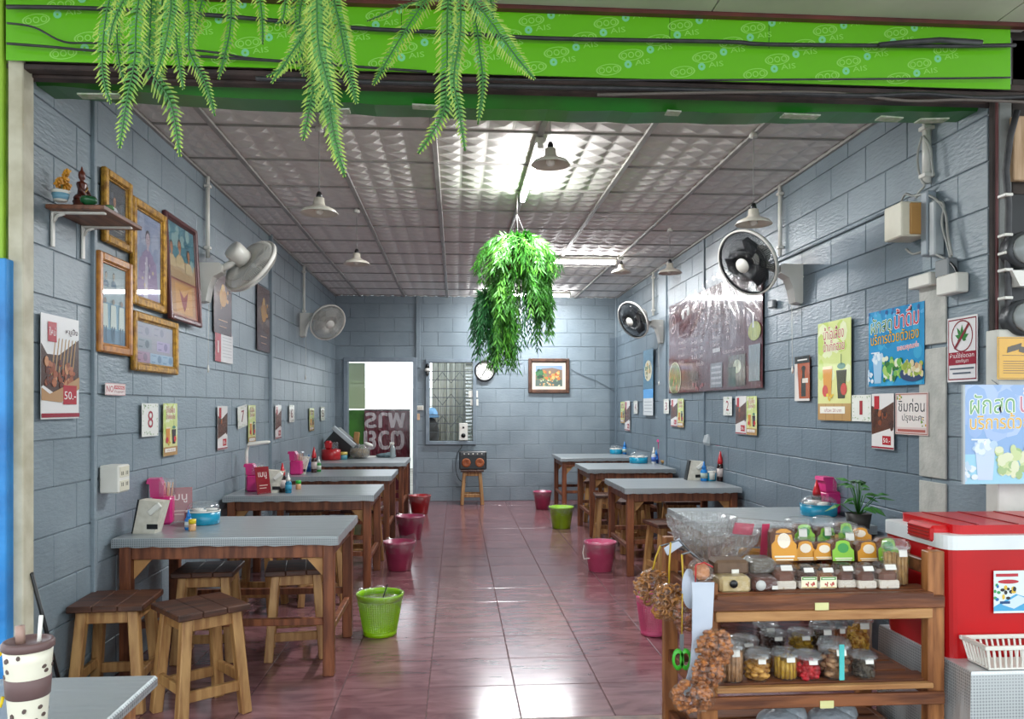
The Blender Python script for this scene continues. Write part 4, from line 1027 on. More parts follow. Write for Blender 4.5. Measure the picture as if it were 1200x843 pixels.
hp('drink_poster', 'L', 360.5, 366, 478.5, 505, art_drink, 'narrow orange drinks poster near the back on the left wall')
hp('number_card', 'L', 374, 378.5, 477, 493, num(5), 'white number card nearest the back corner on the left wall', 'sign')
def art_gold(w_, h_):
    p = Print(w_, h_, '4a2220'); p.blobs(14, .25, .45, .8, .75, .05, ['c28a2c', 'dba944', '8f5a20'], 2); p.ell(.5, .62, .2, .16, 'b98432'); p.ell(.5, .78, .1, .06, 'caa05a'); p.rect(.25, .22, .75, .235, 'c9a98f'); p.rect(.3, .12, .7, .13, 'c9a98f'); return p
hp('devotional_banner', 'L', 247, 268, 322, 392, art_gold, 'maroon banner with golden figure partly behind the front left fan', 'banner')
hp('devotional_banner', 'L', 298.5, 313.5, 337, 412, art_gold, 'maroon banner with golden figure right of the front left fan', 'banner')
def art_cert(w_, h_):
    p = Print(w_, h_, 'e3dedc'); p.rect(0, 0, .32, 1, 'b0222c'); [p.rect(.4, .85 - .11 * k, .92, .87 - .11 * k, 'a9a6a4') for k in range(7)]; p.rect(.12, .3, .2, .7, 'e6c9c4'); return p
hp('paper_notice', 'L', 249, 270, 391, 425, art_cert, 'red and white paper notice below the banner by the fan', 'notice', out=.016)
# right wall
def art_machine(w_, h_):
    p = Print(w_, h_, 'a34a24'); p.rect(0, .84, 1, 1, '16130f'); p.poly([(0, .04), (.3, .04), (.18, .84), (0, .84)], 'd9cec6'); p.rect(.45, .1, .75, .5, '1c1614'); p.rect(.52, .5, .68, .72, '241a16'); p.ell(.6, .72, .14, .06, '241a16'); p.rect(.52, .4, .9, .5, 'd9cec0'); p.rect(0, 0, 1, .05, 'd9d2cc'); p.rect(.2, .90, .85, .93, 'e6e2dc'); return p
hp('machine_poster', 'R', 935, 952.5, 417.5, 470, art_machine, 'small black and orange poster of a drink machine below the front black fan')
hp('drink_poster', 'R', 962.5, 1001.5, 376, 493, art_drink, 'large yellow-green drinks poster left of the card with the one on the right wall')
hp('number_card', 'R', 1002.5, 1025, 463, 494, num(1), 'white leafy card with a red one beside the large drinks poster', 'sign')
hp('food_poster', 'R', 1026, 1052, 461.5, 526.5, art_steak, 'grilled meat poster between the leafy card and the pink Thai sign')
def art_chim(w_, h_):
    p = Print(w_, h_, 'd9c3bd'); p.border(.02, .02, 'a86a5c'); p.rect(.06, .18, .94, .94, 'e6dcd6'); p.text('ชิมก่อน', .1, .55, .9, .86, '24282c'); p.text('ปรุงนะคะ', .22, .28, .88, .5, '24282c'); p.rect(.08, .07, .92, .13, 'b5645a'); p.blobs(6, .04, .85, .2, .95, .03, ['7f9b4c', 'd9a72a'], 3); p.blobs(6, .8, .2, .96, .4, .03, ['7f9b4c', 'd9a72a'], 4); return p
hp('taste_sign', 'R', 1054, 1093, 460.5, 510, art_chim, 'pinkish sign with bold Thai words asking to taste before seasoning', 'sign', out=.02)
def art_veg(w_, h_, full=True):
    p = Print(w_, h_, '1f8fc4' if full else '8fb2dc'); C1, C2 = ('2f7a2c', 'c01a30') if full else ('7fae7a', 'c88a9a')
    if full: p.blobs(24, 0, .05, 1, 1, .1, ['2a9ccb', '1b84b8', '3aa5cf'], 3); p.blobs(24, .0, .88, 1, 1, .03, ['3a68a0', '2b568c', '58aee0'], 8)
    else: p.rect(0, .6, 1, 1, 'a3bde4'); p.rect(0, 0, 1, .3, '9ed3e6'); p.blobs(20, 0, .55, 1, 1, .12, ['a9c1e6', '9bb8e0', 'b3c8ea'], 3)
    p.text('ผักสด', .05, .70, .45, .90, C1, 'f2f4ea', .008, .02); p.text('น้ำดื่ม', .50, .72, .92, .97, C2, 'f6ecec', .008, .02)
    p.text('บริการด้วยตัวเอง', .05, .55, .92, .71, 'e9b72a' if full else 'e0b04a', '3c2c10' if full else 'f6efd0', .004, .02)
    p.text('ขอบคุณค่ะ', .55, .42, .92, .51, C2, 'f6ecec', .006, .02)
    p.poly([(.09, .42), (.28, .42), (.25, .04), (.12, .04)], '9fc3dd' if full else 'c3d6ee'); p.blobs(12, .1, .3, .27, .44, .035, ['dbe8f0', 'b9d2e4', 'f2f6f8'], 5); p.rect(.06, .44, .2, .455, 'e6eef2')
    p.blobs(42, .3, .08, .62, .36, .05, ['4f9a3c', '6fb04c', '2f6e2c', 'a5c765', 'e0e6c9'] if full else ['a5c28a', 'c9d8a0', 'dbe2c0'], 7); p.ell(.82, .14, .22, .1, '2a3f66' if full else 'b9b6ae'); p.blobs(30, .66, .12, .98, .28, .045, ['d6c99a', 'a9b84c', 'c9a578', 'e6dfc0', '8fa53c'] if full else ['d9d2b0', 'd9b8b0', 'e0d8c2', 'c9cf9a'], 8)
    p.blobs(10, .0, .02, .1, .2, .03, ['dbe8f0', 'b9d2e4'], 5); return p
hp('service_poster', 'R', 1022.5, 1088, 360, 452, art_veg, 'bright blue Thai poster about fresh vegetables and drinking water on the right wall')
def art_leaf(w_, h_):
    p = Print(w_, h_, 'e9e6e6'); p.border(.03, .02, '8a2436'); r = w_ / h_; cx, cy = .5, .70
    p.ring(cx, cy, .36, .36 * r * .95, .09, '8a2a36', 26)
    for a in (90, 55, 125, 20, 160, -15, 195):
        L = .30 if abs(a - 90) < 50 else (.24 if abs(a - 90) < 90 else .15); q = []
        for (l, s_) in ((0, 0), (.35, .035), (.55, .045), (1, 0), (.55, -.045), (.35, -.035)):
            X = l * L * math.cos(R(a)) - s_ * math.sin(R(a)); Y = l * L * math.sin(R(a)) + s_ * math.cos(R(a)); q.append((cx + X, cy - .05 * r + Y * r))
        p.poly(q, '2f7a34')
    p.poly([(cx - .27, cy - .24 * r), (cx - .22, cy - .28 * r), (cx + .27, cy + .24 * r), (cx + .22, cy + .28 * r)], '8a2a36')
    p.rect(.04, .26, .96, .46, '9b1f34'); p.text('ห้ามใช้ช่อดอก', .1, .37, .9, .445, 'f2e6e6'); p.text('ของกัญชา', .3, .285, .72, .35, 'f2e6e6'); p.rect(.1, .19, .9, .215, '5c6470'); p.rect(.2, .12, .8, .145, '5c6470'); return p
hp('leaf_sign', 'R', 1115.5, 1151, 371, 447.5, art_leaf, 'white and red sign with a crossed-out green leaf', 'sign')
hp('number_card', 'R', 850.5, 860.5, 465, 487, num(2), 'white card with a red two below the menu banner edge', 'sign')
hp('food_poster', 'R', 865, 877.5, 464.5, 509, art_steak, 'narrow meat poster just right of the card with the two')
hp('drink_poster', 'R', 878, 890, 464.5, 510, art_drink, 'narrow yellow drinks poster of the pair below the menu banner edge')
hp('number_card', 'R', 780, 786, 468, 485, num(3), 'white card with a red three left of the menu banner corner', 'sign')
hp('food_poster', 'R', 788.5, 796, 467.5, 500, art_steak, 'narrow meat poster beside the card with the three')
hp('drink_poster', 'R', 796.5, 803.5, 467.5, 501, art_drink, 'narrow yellow drinks poster on the right of the meat poster by the three')
hp('number_card', 'R', 744.5, 749, 470, 485, num(4), 'tiny white card left of the blue wall calendar', 'sign')
hp('drink_poster', 'R', 729, 733.5, 471, 496, art_drink, 'narrow yellow drinks poster nearest the back right corner')
hp('food_poster', 'R', 734, 740, 470, 505, art_steak, 'narrow meat poster near the back right corner')
def art_cal(w_, h_):
    p = Print(w_, h_, '2d6e8c'); p.ell(.5, .68, .38, .16, 'd9d0b0'); p.blobs(14, .25, .58, .75, .78, .04, ['8f6a3c', 'c9a558', '5f7a3c'], 2); p.rect(0, 0, 1, .28, 'dfe2e2'); p.rect(0, .26, 1, .40, '3f9be0')
    for k in range(4): p.rect(.1, .05 + .05 * k, .9, .06 + .05 * k, '9fa8ac')
    return p
hp('wall_calendar', 'R', 757, 768.5, 410, 487, art_cal, 'narrow blue wall calendar with white pages on the right wall', 'calendar', out=.03)
# maroon menu banner, puckered
c, W_, H_ = wrect('R', 787, 897.5, 334, 458)
p = Print(W_, H_, '5b1a22', .003)
def mr(x0, y0, x1, y1, col): p.rect(x0, y0, x1, y1, col)
LT = 'd6c4c4'
p.ring(.06, .78, .04, .11, .12, LT); p.text('6', .045, .72, .075, .84, LT)
p.ell(.20, .84, .018, .05, 'd5d6d2'); p.ell(.27, .86, .018, .05, 'd5d6d2'); p.ell(.92, .80, .035, .08, 'a9c3c6')
p.text('เมนูอาหาร', .33, .78, .62, .90, LT)
for k, tx in enumerate(('ต้มเลือดหมู', 'ก๋วยจั๊บ', 'ข้าวหมูแดง', 'ข้าวเปล่า', 'พิเศษ')): p.text(tx, .14, .60 - .07 * k, .27 - .015 * k, .64 - .07 * k, LT)
for k in range(5): p.text(('เล็ก', 'กลาง', 'ใหญ่', 'พิเศษ', 'ไข่')[k], .31, .64 - .075 * k, .38, .68 - .075 * k, LT); p.text(('40', '50', '60', '70', '10')[k], .42, .64 - .075 * k, .45, .675 - .075 * k, 'd9cccc')
for k in range(5): p.text(('ลูกชิ้น', 'เกาเหลา', 'ข้าวสวย', 'น้ำแข็ง', 'โค้ก')[k], .56, .70 - .07 * k, .64, .735 - .07 * k, LT); p.text(('10', '50', '10', '2', '15')[k], .70, .73 - .07 * k, .725, .765 - .07 * k, 'd9cccc')
mr(.56, .36, .64, .40, 'c9c2c2'); p.text('บริการส่งฟรี', .67, .33, .86, .37, LT)
p.ell(.09, .16, .09, .19, 'c9c9b0'); p.ell(.09, .16, .082, .175, '6f7a4a'); p.blobs(24, .04, .04, .15, .27, .03, ['5d8a3c', '8fae4c', 'a9603c', '3f5a2c', 'c99a6c'], 4, .7)
mr(.30, .12, .40, .20, '2a2026'); p.text('โทรสั่ง', .38, .26, .46, .31, LT); mr(.54, .03, .66, .26, '8f8f95')
for k in range(4): mr(.55, .06 + .05 * k, .65, .08 + .05 * k, 'b9b9bd')
mr(.72, .03, .87, .30, '6f6a60'); p.ell(.80, .2, .035, .06, 'c9d0b9'); mr(.72, .03, .79, .2, '1f4a3a'); p.poly([(.9, .06), (.985, .06), (.99, .36), (.9, .36)], '8a9498'); p.ell(.945, .47, .05, .08, 'a3a84a'); mr(.93, .5, .94, .62, 'c9c9c2')
p.blobs(12, .25, .02, .5, .08, .02, ['8a4a4c', 'a05a5c'], 2)
# sag and puckers: the cloth is pulled up at its nails and folds out from them
gv = []
for x, y, z in p.v:
    gv.append((x, y, z))
p.v = gv
bo = hang('menu_banner', p, 'R', c, BANM, 'large puckered maroon Thai menu banner on the right wall', 'banner', out=.024)
# a bevelled scallop of plastic film over it, pulled up to its middle nail
film = M(); nx_, ny_ = 60, 24; vs = []; fs = []
for i in range(nx_ + 1):
    for j in range(ny_ + 1):
        s_ = i / nx_; q = j / ny_
        top = H_ / 2 + .10 * H_ * max(0, 1 - abs(s_ - .62) / .38) ** 1.2 + .03 * H_ * max(0, 1 - abs(s_ - .25) / .25)
        y = -H_ / 2 + (top + H_ / 2) * (1 - .42 * q) if False else top - (top + H_ / 2) * q
        ang = math.atan2(s_ - .62, q + .12); f_ = max(0, 1 - q * 1.5)
        z = .018 + .014 * f_ * math.sin(ang * 26) + .006 * f_ * math.sin(s_ * 40)
        vs.append(((s_ - .5) * W_, y, z))
for i in range(nx_):
    for j in range(ny_): a = i * (ny_ + 1) + j; fs.append((a, a + 1, a + ny_ + 2, a + ny_ + 1))
film.add(vs, fs, 0, None, True)
fo = obj('plastic_film', film, clear('glossy_film', '9a8088', .02, .14, .35), bo, label='clear glossy film pulled up at its nails')
# back wall clock
cc = ony(568, 435, YB); t = empty('wall_clock', cc, 'round white wall clock with black rim on the back wall', 'clock'); t.matrix_world = wall_mtx('B', cc, .012)
rc = .145
obj('rim', M().lathe([(rc - .018, .0), (rc - .018, .03), (rc - .006, .034), (rc + .004, .03), (rc + .004, 0)], 40, cap=False), BLACK, t)
pf = Print(.02, .02, 'e4e6e8'); pf = M().lathe([(0, .0125), (rc - .008, .0125), (rc - .008, 0)], 40, cap=False, smooth=False); obj('face', pf, WHITE, t)
m = M()
for k in range(12): a = R(30 * k); m.box((math.sin(a) * .108, math.cos(a) * .108, .014), (.008, .02, .002), Matrix.Rotation(-a, 3, 'Z'))
obj('hour_marks', m, BLACK, t, kind='stuff')
obj('hour_hand', M().box((-.02, -.035, .017), (.008, .08, .002), Matrix.Rotation(R(-30), 3, 'Z')), BLACK, t); obj('minute_hand', M().box((.03, .035, .019), (.005, .11, .002), Matrix.Rotation(R(-42), 3, 'Z')), BLACK, t)
def bbx(name, u0, u1, v0, v1, dep, m_, label, cat, **k):
    c, W_, H_ = wrect('B', u0, u1, v0, v1); o = obj(name, M().box((0, 0, dep / 2), (W_, H_, dep), None, .004), m_, label=label, cat=cat); o.matrix_world = wall_mtx('B', c, .014); return o, W_, H_
o, a_, b_ = bbx('light_switch', 487.5, 496.5, 475.5, 481, .02, WHITE, 'white switch plate between back door and window', 'switch')
for k in (-1, 0, 1): obj('rocker', M().box((k * .025, 0, .022), (.014, .03, .006), None, .001), IVORY, o)
bbx('paper_tag', 488, 492, 485, 492.5, .006, mat('peach_paper', 'd9b492', rough=.7), 'small peach tag under the white switch plate', 'tag')
o, a_, b_ = bbx('wall_radio', 538, 548, 496, 516, .05, WHITE, 'small white speaker with black cones in front of the window corner', 'speaker')
m = M().cyl((0, -b_ * .22, .05), (0, -b_ * .22, .055), .032, n=16).cyl((0, b_ * .25, .05), (0, b_ * .25, .055), .014, n=12); obj('cones', m, BLACK, o)
bbx('paper_card', 549, 560, 458, 466, .004, WHITE, 'upper white card taped beside the window', 'card'); bbx('paper_card', 551, 560.5, 468, 475.5, .004, WHITE, 'lower white card taped beside the window', 'card')
cp_ = ony(501, 434, YB); t = empty('wall_lantern', (cp_.x, YB - .05, cp_.z), 'small dark lantern with white collar at the window corner', 'lantern')
obj('cap', M().lathe([(.0, .10), (.025, .07), (.035, .03), (.03, .025)], 12), BLACK, t); obj('collar', M().lathe([(.03, .025), (.045, .0), (.035, -.02)], 12), WHITE, t); obj('body', M().lathe([(.03, -.02), (.022, -.07), (0, -.09)], 12), mat('lantern_dark', '3f3f3f', rough=.4), t)
obj('arm', M().box((0, .03, .0), (.012, .045, .012)), BLACK, t)
wire('loose_wire', [ony(u, v, YB - .02) for u, v in ((560, 428), (585, 426), (602, 427), (612, 425))], .004, mat('wire_grey_blue', '5f6b74', rough=.5), 'thin wire between clock and painting', 'wire')
wire('loose_wire', [ony(u, v, YB - .02) for u, v in ((669, 433), (685, 441), (700, 447), (721, 459))], .004, mat('wire_grey_blue', '5f6b74'), 'thin wire from painting down to the right corner', 'wire')
wire('speaker_wire', [ony(u, v, YB - .03) for u, v in ((540, 519), (541, 524), (536, 532), (534, 548), (538, 562), (546, 566))], .005, BLACK, 'black wire hanging beside the speaker box', 'wire')
# speaker box on the stool
bp_ = ony(556, 538, 10.95); t = empty('speaker_box', (.225, 10.98, .479), 'black speaker box with two orange cones on the back stool', 'speaker')
obj('cabinet', M().box((0, 0, .125), (.375, .2, .25), None, .012), BLACK, t)
obj('control_panel', M().box((0, -.101, .215), (.33, .006, .05), None, .002), mat('panel_grey', '4b4d50', rough=.4), t)
for k in range(5): obj('knob', M().cyl((-.12 + .06 * k, -.104, .215), (-.12 + .06 * k, -.118, .215), .010, n=12), WHITE, t)
for k in (-1, 1):
    obj('speaker_cone', M().lathe([(.0, 0), (.02, .004), (.055, .018), (.06, .012), (.063, 0)], 24, (k * .092, -.100, .095), (0, -1, 0)), mat('orange_cone', 'b5663a', '8f4b28', rough=.5), t)
# little shelf with altar things
sh0 = onx(53, 243, XL); z_s = 2.16
ya, yb_ = 3.40, 3.80
t = empty('wall_shelf', (XL, (ya + yb_) / 2, z_s), 'small wooden wall shelf on white brackets, upper left', 'shelf')
obj('board', M().box((.125, 0, .009), (.235, yb_ - ya, .018), None, .002), wood('shelf_board_wood', '8a5a42', '5f3a2a', stretch=(14, 1.6, 14)), t)
for y in (-.15, .12): 
    m = M().box((.013, y, -.075), (.01, .024, .15), None, .003).box((.12, y, -.006), (.215, .024, .01), None, .003).tube([(.016, y, -.045), (.03, y, -.02), (.06, y, -.01)], .007, 6); obj('bracket', m, WHITE, t)
zs = z_s + .0185
def onshelf(u, v): p = onz(u, v, zs) if False else None
def sp_(u, x): # on the shelf at distance x from the wall, along the sight line column u
    d = ray(u, 240); X = XL + x; tt = X / d.x; return Vector((X, d.y * tt, zs))
p_ = sp_(71, .09); t = empty('flower_pot', p_, 'small white and blue pot of yellow flowers on the wall shelf', 'flower pot')
obj('pot', M().lathe([(.024, 0), (.034, .04), (.036, .042), (.033, .038), (.0, .036)], 20), WHITE, t)
obj('blue_band', M().lathe([(.0262, .006), (.0325, .030), (.0335, .030), (.0272, .006), (.0262, .006)], 20), mat('blue_glaze', '6f9fb5', rough=.4), t)
YL = mat('yellow_petals', 'd99a1e', 'b3761a', rough=.6, scale=20)
for k, (dx, dy, dz, r_) in enumerate(((0, 0, .075, .034), (.0, .03, .062, .028), (-.0, -.035, .07, .022), (.01, .01, .118, .022), (.0, .028, .112, .016))):
    m = M()
    for j in range(10):
        a = 2 * math.pi * j / 10 + k; e_ = .5 if j % 2 else .15
        m.box((dx + r_ * .55 * math.cos(a) * math.cos(e_) + .008, dy + r_ * .55 * math.sin(a), dz + r_ * .55 * math.cos(a) * .8), (.006, r_ * .9, r_ * .35), Matrix.Rotation(a, 3, 'X'), .001)
    m.ball((dx + .012, dy, dz), r_ * .25, 8); obj('blossom', m, YL, t)
obj('stem', M().cyl((0, 0, .03), (0.008, .01, .11), .003, n=6), mat('stem_green', '5d6b2c', rough=.6), t)
BZ = mat('red_brown_lacquer', '6a2f1f', '4a1f16', rough=.3, scale=20)
p_ = sp_(96, .11); t = empty('seated_figurine', p_, 'red-brown seated meditating figurine on the wall shelf', 'figurine')
obj('pedestal', M().lathe([(.038, 0), (.04, .012), (.032, .02), (.036, .032), (.034, .036), (0, .036)], 24, sy=1.1), BZ, t)
m = M().lathe([(.0, .034), (.036, .036), (.04, .046), (.032, .058), (.022, .064), (.019, .085), (.026, .105), (.024, .114), (.01, .120), (.009, .126), (.015, .132), (.0175, .145), (.015, .158), (.009, .165), (.006, .170), (.0045, .178), (0, .186)], 20, sx=.8)
m.tube([(.0, -.026, .104), (.012, -.036, .08), (.02, -.022, .06), (.026, 0, .058)], .007, 8).tube([(.0, .026, .104), (.01, .037, .08), (.018, .036, .06), (.024, .03, .05)], .007, 8)
m.ball((.012, 0, .047), .03, 10, squash=(.6, 1.35, .4)); obj('figure', m, BZ, t)
obj('sash', M().tube([(.0, .027, .108), (.02, .01, .095), (.022, -.012, .075), (.018, -.024, .06)], .003, 6), mat('gilt_sash', 'a8782c', rough=.4), t)
for (u_, x_, lb, r_) in ((104, .17, 'dark green glass bowl beside the figurine on the shelf', .034), (128, .215, 'small pale green bowl at the far end of the shelf', .022)):
    p_ = sp_(u_, x_); o = obj('green_bowl', M().lathe([(.012, 0), (r_ * .9, r_ * .4), (r_, r_ * .75), (r_ * .8, r_ * 1.1), (r_ * .7, r_ * 1.05), (r_ * .75, r_ * .7), (0, r_ * .2)], 20), mat('dark_green_glass' if r_ > .03 else 'pale_green_glass', '1f5a34' if r_ > .03 else '5f8a5a', rough=.15), loc=p_, label=lb, cat='bowl')
# ================================================================== BUCKETS
def lattice_wall(m, r0, r1, z0, z1, nv, nh, w_=.0035):
    for k in range(nv):
        a = 2 * math.pi * k / nv; m.beam((r0 * math.cos(a), r0 * math.sin(a), z0), (r1 * math.cos(a), r1 * math.sin(a), z1), w_, w_, (-math.sin(a), math.cos(a), 0), 0)
    for k in range(nh + 1):
        f = k / nh; r = r0 + (r1 - r0) * f; z = z0 + (z1 - z0) * f; m.lathe([(r - .0015, z - w_ / 2), (r + .002, z - w_ / 2), (r + .002, z + w_ / 2), (r - .0015, z + w_ / 2), (r - .0015, z - w_ / 2)], nv)
def liner(t, r, z, seed, lift=0):
    rnd = random.Random(seed); n = 40; vs = []; fs = []
    rows = [(r * .90, z - .09), (r * .97, z - .01), (r * 1.0, z + .008), (r * 1.05, z + .002), (r * 1.08, z - .05)]
    ph = rnd.uniform(0, 6)
    for i, (rr_, zz) in enumerate(rows):
        for k in range(n):
            a = 2 * math.pi * k / n; jit = .004 * math.sin(7 * a + ph) + .003 * math.sin(13 * a + ph * 2)
            up = lift * max(0, math.cos(a - .6)) ** 3 * (i >= 2)
            vs.append(((rr_ + jit) * math.cos(a), (rr_ + jit) * math.sin(a), zz + jit * 1.5 + up - (i == 4) * .02 * math.sin(3 * a + ph)))
    for i in range(4):
        for k in range(n): fs.append((i * n + k, i * n + (k + 1) % n, (i + 1) * n + (k + 1) % n, (i + 1) * n + k))
    obj('bag_liner', M().add(vs, fs, 0, None, True), BAGM, t, label='clear plastic bag liner')
def bucket(label, u, v, wpx, h, m_, kind='solid', handle=None, lift=0, cat='bucket'):
    p = onz(u, v, 0); tt = (Vector((p.x, p.y, 0))).dot(Vector((S4, C4, 0))); r = wpx / 2 / 930 * tt; p.y += r * .8; p.x += .035 if p.x < 0 else -.02
    p = Vector((p.x, p.y, 0)); rb = r * .72
    t = empty('waste_basket' if kind != 'solid' else 'bucket', p, label, cat)
    if kind == 'solid':
        obj('body', M().lathe([(rb - .01, 0), (rb, .004), (r * .97, h - .02), (r * .985, h - .018), (r * 1.02, h - .012), (r * 1.02, h), (r * .97, h), (rb - .004, .012), (0, .012)], 36), m_, t)
        if handle: obj('handle', M().tube([(-r * 1.02, 0, h - .03), (-r * 1.12, -.02, h * .62), (-r * 1.1, -.06, h * .45), (-r * .8, -r * .75, h * .5)], .004, 6), WHITE, t)
    else:
        obj('base', M().lathe([(rb - .012, 0), (rb, .003), (rb + .002, .03), (rb - .003, .03), (rb - .006, .008), (0, .008)], 36), m_, t)
        m = M(); lattice_wall(m, rb + .001, r * .965, .03, h - .035, 56, 17); obj('lattice', m, m_, t, kind='stuff')
        obj('rim', M().lathe([(r * .96, h - .036), (r * .985, h - .036), (r * 1.02, h - .012), (r * 1.02, h), (r * .975, h - .002), (r * .95, h - .034), (r * .96, h - .036)], 36), m_, t)
        obj('inner_shade', M().lathe([(rb - .008, .01), (r * .93, h - .05)], 24, cap=False), clear('inner_bag', 'cdd2c4', .25, .3), t)
    if kind != 'bare': liner(t, r, h, int(u), lift)
    return t
LIME = mat('lime_plastic', '9bd00f', '84b80a', rough=.35); PINK = mat('pink_plastic', 'd95f86', 'c54a73', rough=.35); DPINK = mat('dusk_pink_plastic', 'b54468', '9c3558', rough=.3); RED = mat('red_plastic', 'b81f26', '9a161d', rough=.3)
b1 = bucket('lime green latticed basket with bag liner beside the nearest left table', 436, 750, 55, .245, LIME, 'mesh')
obj('waste_straw', M().cyl((.0, -.02, .15), (.045, -.03, .30), .0035, n=6), BLACK, b1)
bucket('dark pink pail with crumpled clear bag by the second left table', 462, 671, 38, .235, DPINK, lift=.035)
bucket('dark pink pail with pale rim by the third left table', 476, 634, 34, .235, DPINK)
bucket('red pail by the farthest left table near the back door', 488, 604, 26, .235, RED)
bucket('pink handled pail with bag liner on the right of the aisle', 709, 672, 38, .24, PINK, handle=True)
bucket('lime green pail on the right of the aisle', 661.5, 621, 29, .24, LIME)
bucket('small looking pink pail farthest along the right row of tables', 638.5, 598, 22, .235, DPINK)

# ================================================================== THINGS ON THE TABLES
BLUE = mat('blue_plastic', '1f93b4', '167c9c', rough=.25); BLUE2 = mat('bright_blue_plastic', '1f7fc9', '1668ad', rough=.3); HOTP = mat('hot_pink_plastic', 'dd3a86', 'c22a70', rough=.25); REDP = mat('bright_red_plastic', 'c8202a', 'ad161f', rough=.3)
def at(u, v, z=TZ): return onz(u, v, z)
def caddy(label, u, v, r, h, m_=None, ribbon=True):
    p = at(u, v); p.y += r * .7; t = empty('condiment_caddy', p, label, 'caddy'); m_ = m_ or BLUE
    obj('bowl', M().lathe([(r * .93, 0), (r * .98, .006), (r, h * .58), (r * .96, h * .58), (r * .92, .01), (0, .01)], 36), m_, t)
    obj('dome_lid', M().lathe([(r * .97, h * .58), (r * .93, h * .78), (r * .75, h * .93), (r * .45, h), (0, h)], 36), SMOKE, t)
    for k in range(3):
        a = k * 2.1 + .5; obj('jar', M().lathe([(.028, .012), (.03, .06), (.03, h * .55)], 14, (r * .5 * math.cos(a), r * .5 * math.sin(a), 0)).lathe([(.031, h * .55), (.031, h * .64), (0, h * .66)], 14, (r * .5 * math.cos(a), r * .5 * math.sin(a), 0)), WHITE, t)
    obj('rim', M().lathe([(r * .98, h * .54), (r * 1.02, h * .55), (r * 1.02, h * .6), (r * .97, h * .6), (r * .98, h * .54)], 36), WHITE if ribbon else m_, t)
    return t
def sauce(label, u, v, h=.2, body='2a1512', cap=None, r=.024, z=TZ, band='c9b9b4', cone=True):
    p = at(u, v, z); t = empty('sauce_bottle', p, label, 'bottle'); cap = cap or REDP
    hb = h * .58
    obj('body', M().lathe([(r * .9, 0), (r, .006), (r, hb * .85), (r * .7, hb), (r * .5, hb * 1.04), (0, hb * 1.04)], 18), mat('bottle_' + body, body, rough=.2), t)
    obj('label', M().lathe([(r * 1.01, hb * .25), (r * 1.01, hb * .72)], 18), mat('label_' + band, band, rough=.5), t)
    if cone: obj('cap', M().lathe([(r * .85, hb * .98), (r * .8, hb * 1.15), (r * .12, h), (0, h)], 18), cap, t, label='pointed cap')
    else: obj('cap', M().lathe([(r * .62, hb * 1.0), (r * .62, hb * 1.25), (r * .3, hb * 1.4), (r * .15, h), (0, h)], 14), cap, t)
def tissue(label, u, v, rz, lean=0):
    p = at(u, v); p.y += .05; t = empty('tissue_box', p, label, 'tissue box', R(rz))
    obj('box', M().prism([(-.055, 0), (.055, 0), (.10, .16), (-.02, .17)], -.04, .04, mtx=Matrix.Rotation(R(90), 4, 'X')), mat('ivory_box', 'd5d0c2', 'c6c0b0', rough=.5, scale=30), t)
    obj('dark_side', M().prism([(-.062, 0), (-.055, 0), (-.02, .17), (-.03, .172)], -.04, .04, mtx=Matrix.Rotation(R(90), 4, 'X')), BLACK, t)
    obj('tissue', M().box((.06, -.048, .125), (.075, .012, .03), Matrix.Rotation(-.7, 3, 'Y'), .003), WHITE, t)
    obj('emblem', M().box((.045, -.0415, .035), (.055, .003, .025)), BLACK, t)
def utensil(label, u, v, rz, h=.23, tall=True):
    p = at(u, v); p.y += .07; t = empty('utensil_holder', p, label, 'holder', R(rz))
    obj('body', M().box((0, 0, h * .3), (.11, .12, h * .6), None, .012), HOTP, t)
    obj('lid_lobe', M().prism([(-.055, h * .6), (-.06, h * .88), (-.075, h * .9), (-.07, h), (-.01, h), (.01, h * .85), (.012, h * .6)], -.055, .055, mtx=Matrix.Rotation(R(90), 4, 'X')), HOTP, t)
    obj('clear_cover', M().box((.02, 0, h * .78), (.085, .115, h * .42), None, .012), SMOKE, t)
    m = M()
    for k in range(5): m.cyl((-.01 + .012 * k, .02 * (k % 3 - 1), h * .3), (-.0 + .013 * k, .02 * (k % 3 - 1), h * .9), .0035, n=6)
    obj('chopsticks', m, mat('pale_chopstick', 'd6a986', rough=.5), t, kind='stuff')
def menu(label, u, v, rz, h=.2, w_=.14):
    p = at(u, v); p.y += .05; t = empty('menu_stand', p, label, 'menu', R(rz)); pr = Print(w_, h, '7d1720'); pr.text('เมนู', .2, .55, .8, .8, 'd9c9c4'); pr.rect(.2, .3, .8, .33, 'c9a59a'); pr.rect(.2, .2, .7, .23, 'c9a59a')
    o = obj('menu_card', pr, LAM, t); o.location = (0, 0, h / 2); o.rotation_euler = (R(80), 0, 0)
    obj('holder_foot', M().box((0, .01, .006), (w_, .07, .01), None, .003), CLR, t)
def pot(label, u, v, r, h, c1, c2, z=TZ):
    p = at(u, v, z); p.y += r; t = empty('small_jar', p, label, 'jar')
    obj('body', M().lathe([(r * .92, 0), (r, .003), (r, h * .65), (0, h * .65)], 18), mat('jar_' + c1, c1, rough=.35), t); obj('cap', M().lathe([(r * 1.03, h * .62), (r * 1.03, h), (0, h)], 18), mat('jarcap_' + c2, c2, rough=.35), t)
# nearest left table
tissue('ivory slanted tissue box on the nearest left table', 168, 626, -5); utensil('hot pink cutlery holder with clear cover on the nearest left table', 185, 616, 12, .25)
menu('red menu stand behind the blue caddy on the nearest left table', 206, 613, 20, .19); caddy('round turquoise condiment caddy on the nearest left table', 234, 616, .088, .125)
sauce('blue-capped bottle in front of the turquoise caddy on the nearest left table', 221, 621, .105, '2a7fc9', BLUE2, .02, TZ, 'd8dfe2', False); pot('yellow-topped toothpick jar on the nearest left table', 224, 623, .018, .06, 'd9a878', 'dcc21f')
